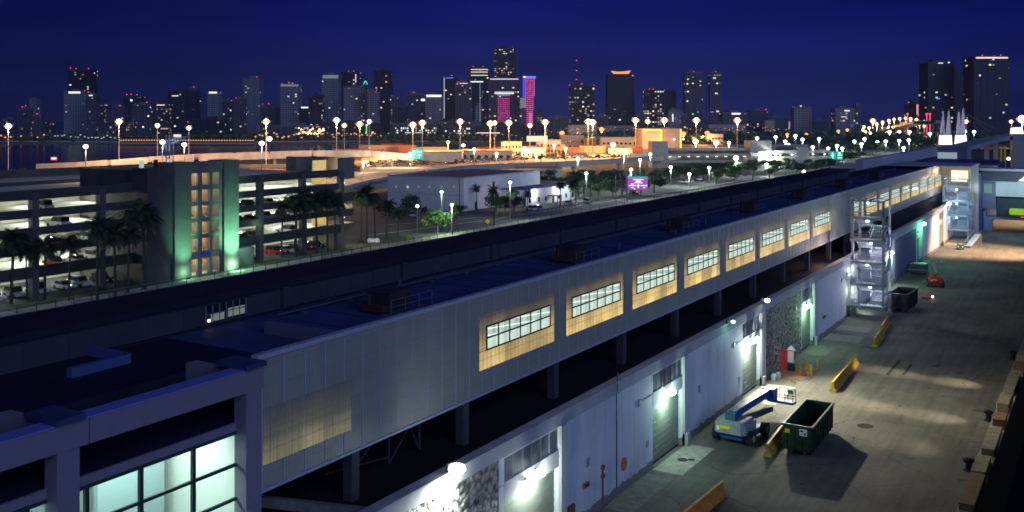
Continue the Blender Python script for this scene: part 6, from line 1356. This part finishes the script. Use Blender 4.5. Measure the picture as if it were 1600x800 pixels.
MB().box(-10 * s_, -7 * s_, -1.6, -1.3, Z(121.5, 1560), Z(119, 1560)).build('crown_spot', GC, pk); MB().box(6.2 * s_, 7 * s_, -.4, -.1, Z(150, 1560), Z(123, 1560)).build('pink_edge', M['gl_pink'], pk)
MB().box(-2 * s_, 3 * s_, -.5, 0, 4, Z(176, 1560)).build('pink_foot', glow('pkf', (.85, .2, .45), .8), pk)
# green peaked sign above the pale tower
g_ = thing('rooftop_emblem', 'small green lit peak shaped emblem on the roofs of the middle left skyline', 'sign', (*D(571, 1575), 0), CY); z = Z(132, 1575)
MB().box(-2, 2, 2, 6, 0, z).build('support', M['mull_d'], g_); MB().bar((-3.2, 0, z), (0, 0, z + 6), .9).bar((3.2, 0, z), (0, 0, z + 6), .9).build('emblem', M['gl_g'], g_)
# shore lights and causeway lights: a low sea wall with lamps every few metres
def lights_row(px0, px1, py0, py1, n, glowm, label, name, h=4, r=1.0, jit=0):
    o = thing(name, label, 'waterfront'); rr = random.Random(int(px0)); a_, b_ = Vector(G(px0, py0)[:2]), Vector(G(px1, py1)[:2])
    MB().bar((*a_, .4), (*b_, .4), 3, 1.6).build('sea_wall', M['concrete'], o)
    me = MB().lathe((0, 0, 0), [(r * .3, -r * .6), (r, 0), (r * .3, r * .6)], 6).mesh('lamp', M[glowm]); pm = MB().tube((0, 0, -h), (0, 0, -r * .6), .12, n=4).mesh('post', M['pole'])
    for k in range(n):
        p = a_.lerp(b_, (k + rr.uniform(-.3, .3) * jit) / n); zz_ = h + jit * rr.uniform(-1, 3)
        l_ = bpy.data.objects.new('lamp', me); COL.objects.link(l_); l_.parent = o; l_.location = (*p, zz_)
        q = bpy.data.objects.new('post', pm); COL.objects.link(q); q.parent = l_
lights_row(189, 400, 224.2, 224.6, 52, 'gl_rim', 'long dark causeway with an even string of orange lamps across the bay', 'causeway', 3.5, 1.05)
lights_row(0, 75, 221.5, 221.5, 9, 'gl_rim', 'shore wall with orange lamps at the far left', 'shore_promenade', 5, 1.3, 1); lights_row(75, 190, 221.5, 222, 22, 'gl_rimw', 'shore wall with whitish lamps below the tall black tower', 'shore_promenade', 5, 1.1, 1)
lights_row(400, 600, 222, 221, 46, 'gl_rim', 'busy shore wall with many orange lamps in the middle left', 'shore_promenade', 6, 1.3, 1.5); lights_row(600, 880, 221, 222, 36, 'gl_rim', 'dim shore wall right of the middle with scattered lamps', 'shore_promenade', 5, .8, 1.5)
lights_row(466, 508, 218, 218, 26, 'gl_sod', 'cluster of bright orange quay lamps below the dark waterfront block', 'shore_promenade', 8, 1.2, 2.2); lights_row(468, 504, 214.5, 214.5, 18, 'gl_rim', 'second row of orange lamps above the bright quay lamps', 'shore_promenade', 9, 1.1, 2)
lights_row(850, 1000, 213, 212, 26, 'gl_rim', 'scattered orange city lights left of the box building', 'shore_promenade', 6, 1.0, 2.5); lights_row(1060, 1240, 213, 212, 34, 'gl_rim', 'scattered city lights behind the grey garage', 'shore_promenade', 6, 1.0, 2.5)
lights_row(1240, 1420, 207, 207, 30, 'gl_rimw', 'scattered white city lights beyond the dark trees on the right', 'shore_promenade', 5, 1.0, 2.5); lights_row(1500, 1580, 208, 207, 18, 'gl_rimw', 'bright white lamps in the trees right of the bridge pylons', 'shore_promenade', 6, 1.6, 1.5)
# tree line of the far shore
fs = MB(); rr = random.Random(5)
for i in range(900):
    px = rr.uniform(-20, 890); t_ = rr.uniform(1125, 1180); X_, Y_ = D(px, t_); r = rr.uniform(2, 4.5); z = rr.uniform(0, 7)
    fs.lathe((X_, Y_, z), [(r * .4, -r * .6), (r, -.1), (r * .75, r * .5), (.3, r * .8)], 5)
for i in range(900):
    px = rr.uniform(880, 1600); t_ = rr.uniform(1000, 1350); X_, Y_ = D(px, t_); r = rr.uniform(2.5, 5); z = rr.uniform(0, 8)
    fs.lathe((X_, Y_, z), [(r * .4, -r * .6), (r, -.1), (r * .75, r * .5), (.3, r * .8)], 5)
tag(fs.build('shore_trees', M['leaf']), 'dark continuous belt of trees along the far shore', 'trees', kind='stuff')
# ================================================================ EXPRESSWAY, BRIDGE, PYLONS ON THE RIGHT
viaduct('orange lit expressway climbing in a curve towards the skyline on the right', [(1365, 213, 4), (1385, 205, 10), (1405, 198.5, 16), (1425, 193.5, 20), (1445, 190.2, 23), (1470, 189.6, 23), (1500, 190, 23)], 22, 1.8, 1.2, M['sand'], M['sand'])
EL = [(1364, 189, 2.6), (1350, 198, 1.5), (1358, 200, 1.5), (1370, 194, 1.6), (1379, 191, 1.6), (1389, 188.5, 1.6), (1397, 186.5, 1.5), (1406, 185.5, 1.5), (1415, 184.8, 1.5), (1423, 185.6, 1.6), (1432, 187, 1.7), (1437, 190, 1.3), (1444, 190, 1.6), (1352, 206, 1.7), (1348, 203, 1.4), (1360, 208, 1.4), (1444, 197, 1.3), (1597, 186, 3.2), (1580, 190, 1.4), (1510, 190, 1.5)]
for i, (px, yh, k) in enumerate(EL):
    t_ = 1210 if px < 1450 else 900; lamp(px, yh, 0, 'sod', ordl(i) + ' orange lamp along the curving expressway on the right', 'lamps of the expressway', 60000 if k > 1.55 else 0, max(0, Z(yh, t_) - 9), k * 1.3, t_)
rb = thing('red_sign_building', 'low building with a long red light sign behind the bridge pylons', 'building', (*G(1425, 206)[:2], 0), CY); k_ = G(1425, 206)[2] / F
MB().box(0, 42 * k_, 0, 14, 0, 8 * k_).build('wall', M['rust'], rb); MB().box(22 * k_, 36 * k_, -.6, -.1, 7 * k_, 9 * k_).build('sign', glow('redl', (1, .15, .12), 2.2), rb); MB().box(2 * k_, 12 * k_, -.6, -.1, 4 * k_, 5 * k_).build('blue_sign', M['gl_rimw'], rb); MB().box(30 * k_, 70 * k_, 6, 8, 17 * k_, 19 * k_).build('lit_band', glow('yb', (1, .6, .25), .7), rb)
for i, px in enumerate((1418, 1448, 1453)): X_, Y_ = D(px, 1200); tag(MB().tube((X_, Y_, 0), (X_, Y_, Z(179, 1200)), .5).lathe((X_, Y_, Z(178, 1200)), [(.5, -1), (1.6, 0), (.5, 1)], 8).build('beacon_mast', glow('rb2', (1, .08, .12), 2) if i == 0 else bpy.data.materials['rb2']), ('left', 'middle', 'right')[i] + ' red warning light on a mast near the expressway bend', 'beacon', 'red lights by the expressway')
# port bridge deck rising at the right edge
pbz = thing('port_bridge', 'grey concrete port bridge rising from the terminal block towards the right edge', 'bridge')
mb = MB(); P0 = Vector((*D(1465, 380), Z(240, 380))); P1 = Vector((*D(1545, 470), Z(219, 470))); P2 = Vector((*D(1640, 560), Z(202, 560)))
for a_, b_ in ((P0, P1), (P1, P2)): mb.bar(a_, b_, 9, 1.7)
mb.build('deck', mat('brgrey', (.28, .28, .33), .8, noise=.08), pbz)
for f_ in (.15, .55, .95): q = P0.lerp(P1, f_); MB().box(q.x - 1, q.x + 1, q.y - 1, q.y + 1, 0, q.z - 1).build('pier', M['concrete'], pbz)
for f_ in (.1, .5): q = P1.lerp(P2, f_); MB().box(q.x - 1, q.x + 1, q.y - 1, q.y + 1, 0, q.z - 1).build('pier', M['concrete'], pbz)
struct(MB().prism([D(1480, 300), D(1640, 300), D(1640, 700), D(1490, 700)], 0, .02).build('far_quay_ground', M['asphalt']))
# yellow pipes and dark hall right of the block
hall(1508, 1640, 236, 262, 'dark low hall under the port bridge at the right edge', M['garage'], M['dark_roof'], 0, depth=20)
for i, px in enumerate((1564, 1570)): X_, Y_ = D(px, 300); tag(MB().tube((X_, Y_, 0), (X_, Y_, Z(233, 300)), .3).lathe((X_, Y_, Z(233, 300)), [(.3, 0), (.6, .4), (.2, .8)], 8).build('yellow_mast', mat('yp', (.5, .35, .08), .6, emis=(1, .7, .2), es=.06) if i == 0 else bpy.data.materials['yp']), ('left', 'right')[i] + ' one of two yellow masts behind the boarding bridge', 'mast', 'yellow masts')
# white sail pylons
def pylon(px, yt, label):
    t_ = 520; X_, Y_ = D(px, t_); o = thing('bridge_pylon', label, 'pylon', (X_, Y_, 0), CY, 'white lit pylons'); s_ = t_ / F; zb, z1, zt = Z(226, t_), Z(209, t_), Z(yt, t_)
    MB().box(-7 * s_, 7 * s_, -1, 3, 0, zb).build('footing', M['concrete'], o)
    w0, w1 = 5.5 * s_, 1.1 * s_; v = MB(); P_ = lambda w_, z: [(-w_, 0, z), (w_, 0, z), (w_, w_ * .8, z), (-w_, w_ * .8, z)]
    a_, b_ = P_(w0 * .62, z1), P_(w1, zt)
    for k in range(4): j = (k + 1) % 4; v.quad(a_[k], a_[j], b_[j], b_[k])
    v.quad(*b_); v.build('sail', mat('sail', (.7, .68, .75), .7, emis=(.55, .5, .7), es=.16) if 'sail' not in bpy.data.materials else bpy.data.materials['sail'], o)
    a_, b_ = P_(w0, zb), P_(w0 * .8, Z(211, t_)); v = MB()
    for k in range(4): j = (k + 1) % 4; v.quad(a_[k], a_[j], b_[j], b_[k])
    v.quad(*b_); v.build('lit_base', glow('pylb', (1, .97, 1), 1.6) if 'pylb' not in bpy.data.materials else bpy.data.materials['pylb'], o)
    MB().tube((0, 0, zt), (0, 0, zt + 3 * s_), .3).build('tip', M['pole'], o); return o
for i, (px, yt) in enumerate(((1473.5, 174), (1482.5, 174), (1498.5, 175), (1505.5, 170))): pylon(px, yt, ordl(i) + ' of four white lit pyramid pylons from the left at the port bridge')
cb2 = thing('stay_cables', 'fan of thin pale stay cables around the white pylons', 'cables'); mb = MB()
for px0, y0, px1, y1 in ((1473, 176, 1457, 228), (1473, 178, 1463, 228), (1482, 176, 1467, 226), (1505, 171, 1545, 206), (1505, 173, 1530, 206), (1505, 176, 1560, 204), (1482, 172, 1498, 172)): mb.tube((*D(px0, 520), Z(y0, 520)), (*D(px1, 520), Z(y1, 520)), .16, n=4)
mb.build('cable', M['pole'], cb2)
wl = thing('lit_tents', 'two small white lit tents on top of the port bridge by the right edge', 'tent', (*D(1583, 480), 0), CY); s_ = 480 / F
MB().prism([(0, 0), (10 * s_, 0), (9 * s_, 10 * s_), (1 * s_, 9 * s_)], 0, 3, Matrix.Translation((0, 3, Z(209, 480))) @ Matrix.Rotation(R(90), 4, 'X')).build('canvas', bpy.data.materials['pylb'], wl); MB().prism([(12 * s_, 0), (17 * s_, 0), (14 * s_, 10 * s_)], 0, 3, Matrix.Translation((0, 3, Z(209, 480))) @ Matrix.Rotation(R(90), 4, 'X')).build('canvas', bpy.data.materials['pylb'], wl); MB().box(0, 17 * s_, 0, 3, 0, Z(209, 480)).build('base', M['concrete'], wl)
# ---- the humid night air
hz = MB().box(-3200, 2600, -300, 4300, -4, 190).build('haze', [])
hz.data.materials.clear(); hm = bpy.data.materials.new('haze'); hm.use_nodes = True; t = hm.node_tree; t.nodes.clear()
vo = N(t, 'ShaderNodeVolumePrincipled'); vo.inputs['Color'].default_value = (.16, .36, 1, 1); vo.inputs['Density'].default_value = .00007; vo.inputs['Anisotropy'].default_value = .3
oo = N(t, 'ShaderNodeOutputMaterial'); lk(t, vo.outputs[0], oo.inputs['Volume']); hz.data.materials.append(hm); struct(hz, 'stuff')
# ---- drop car prototypes nobody used
for key, p in PROTO.items():
    if key not in used:
        for c in list(p.children): bpy.data.objects.remove(c)
        bpy.data.objects.remove(p)
for _o in S.objects:
    if 'label' in _o and not 4 <= len(_o['label'].split()) <= 16: print('LONG', len(_o['label'].split()), _o['label'])
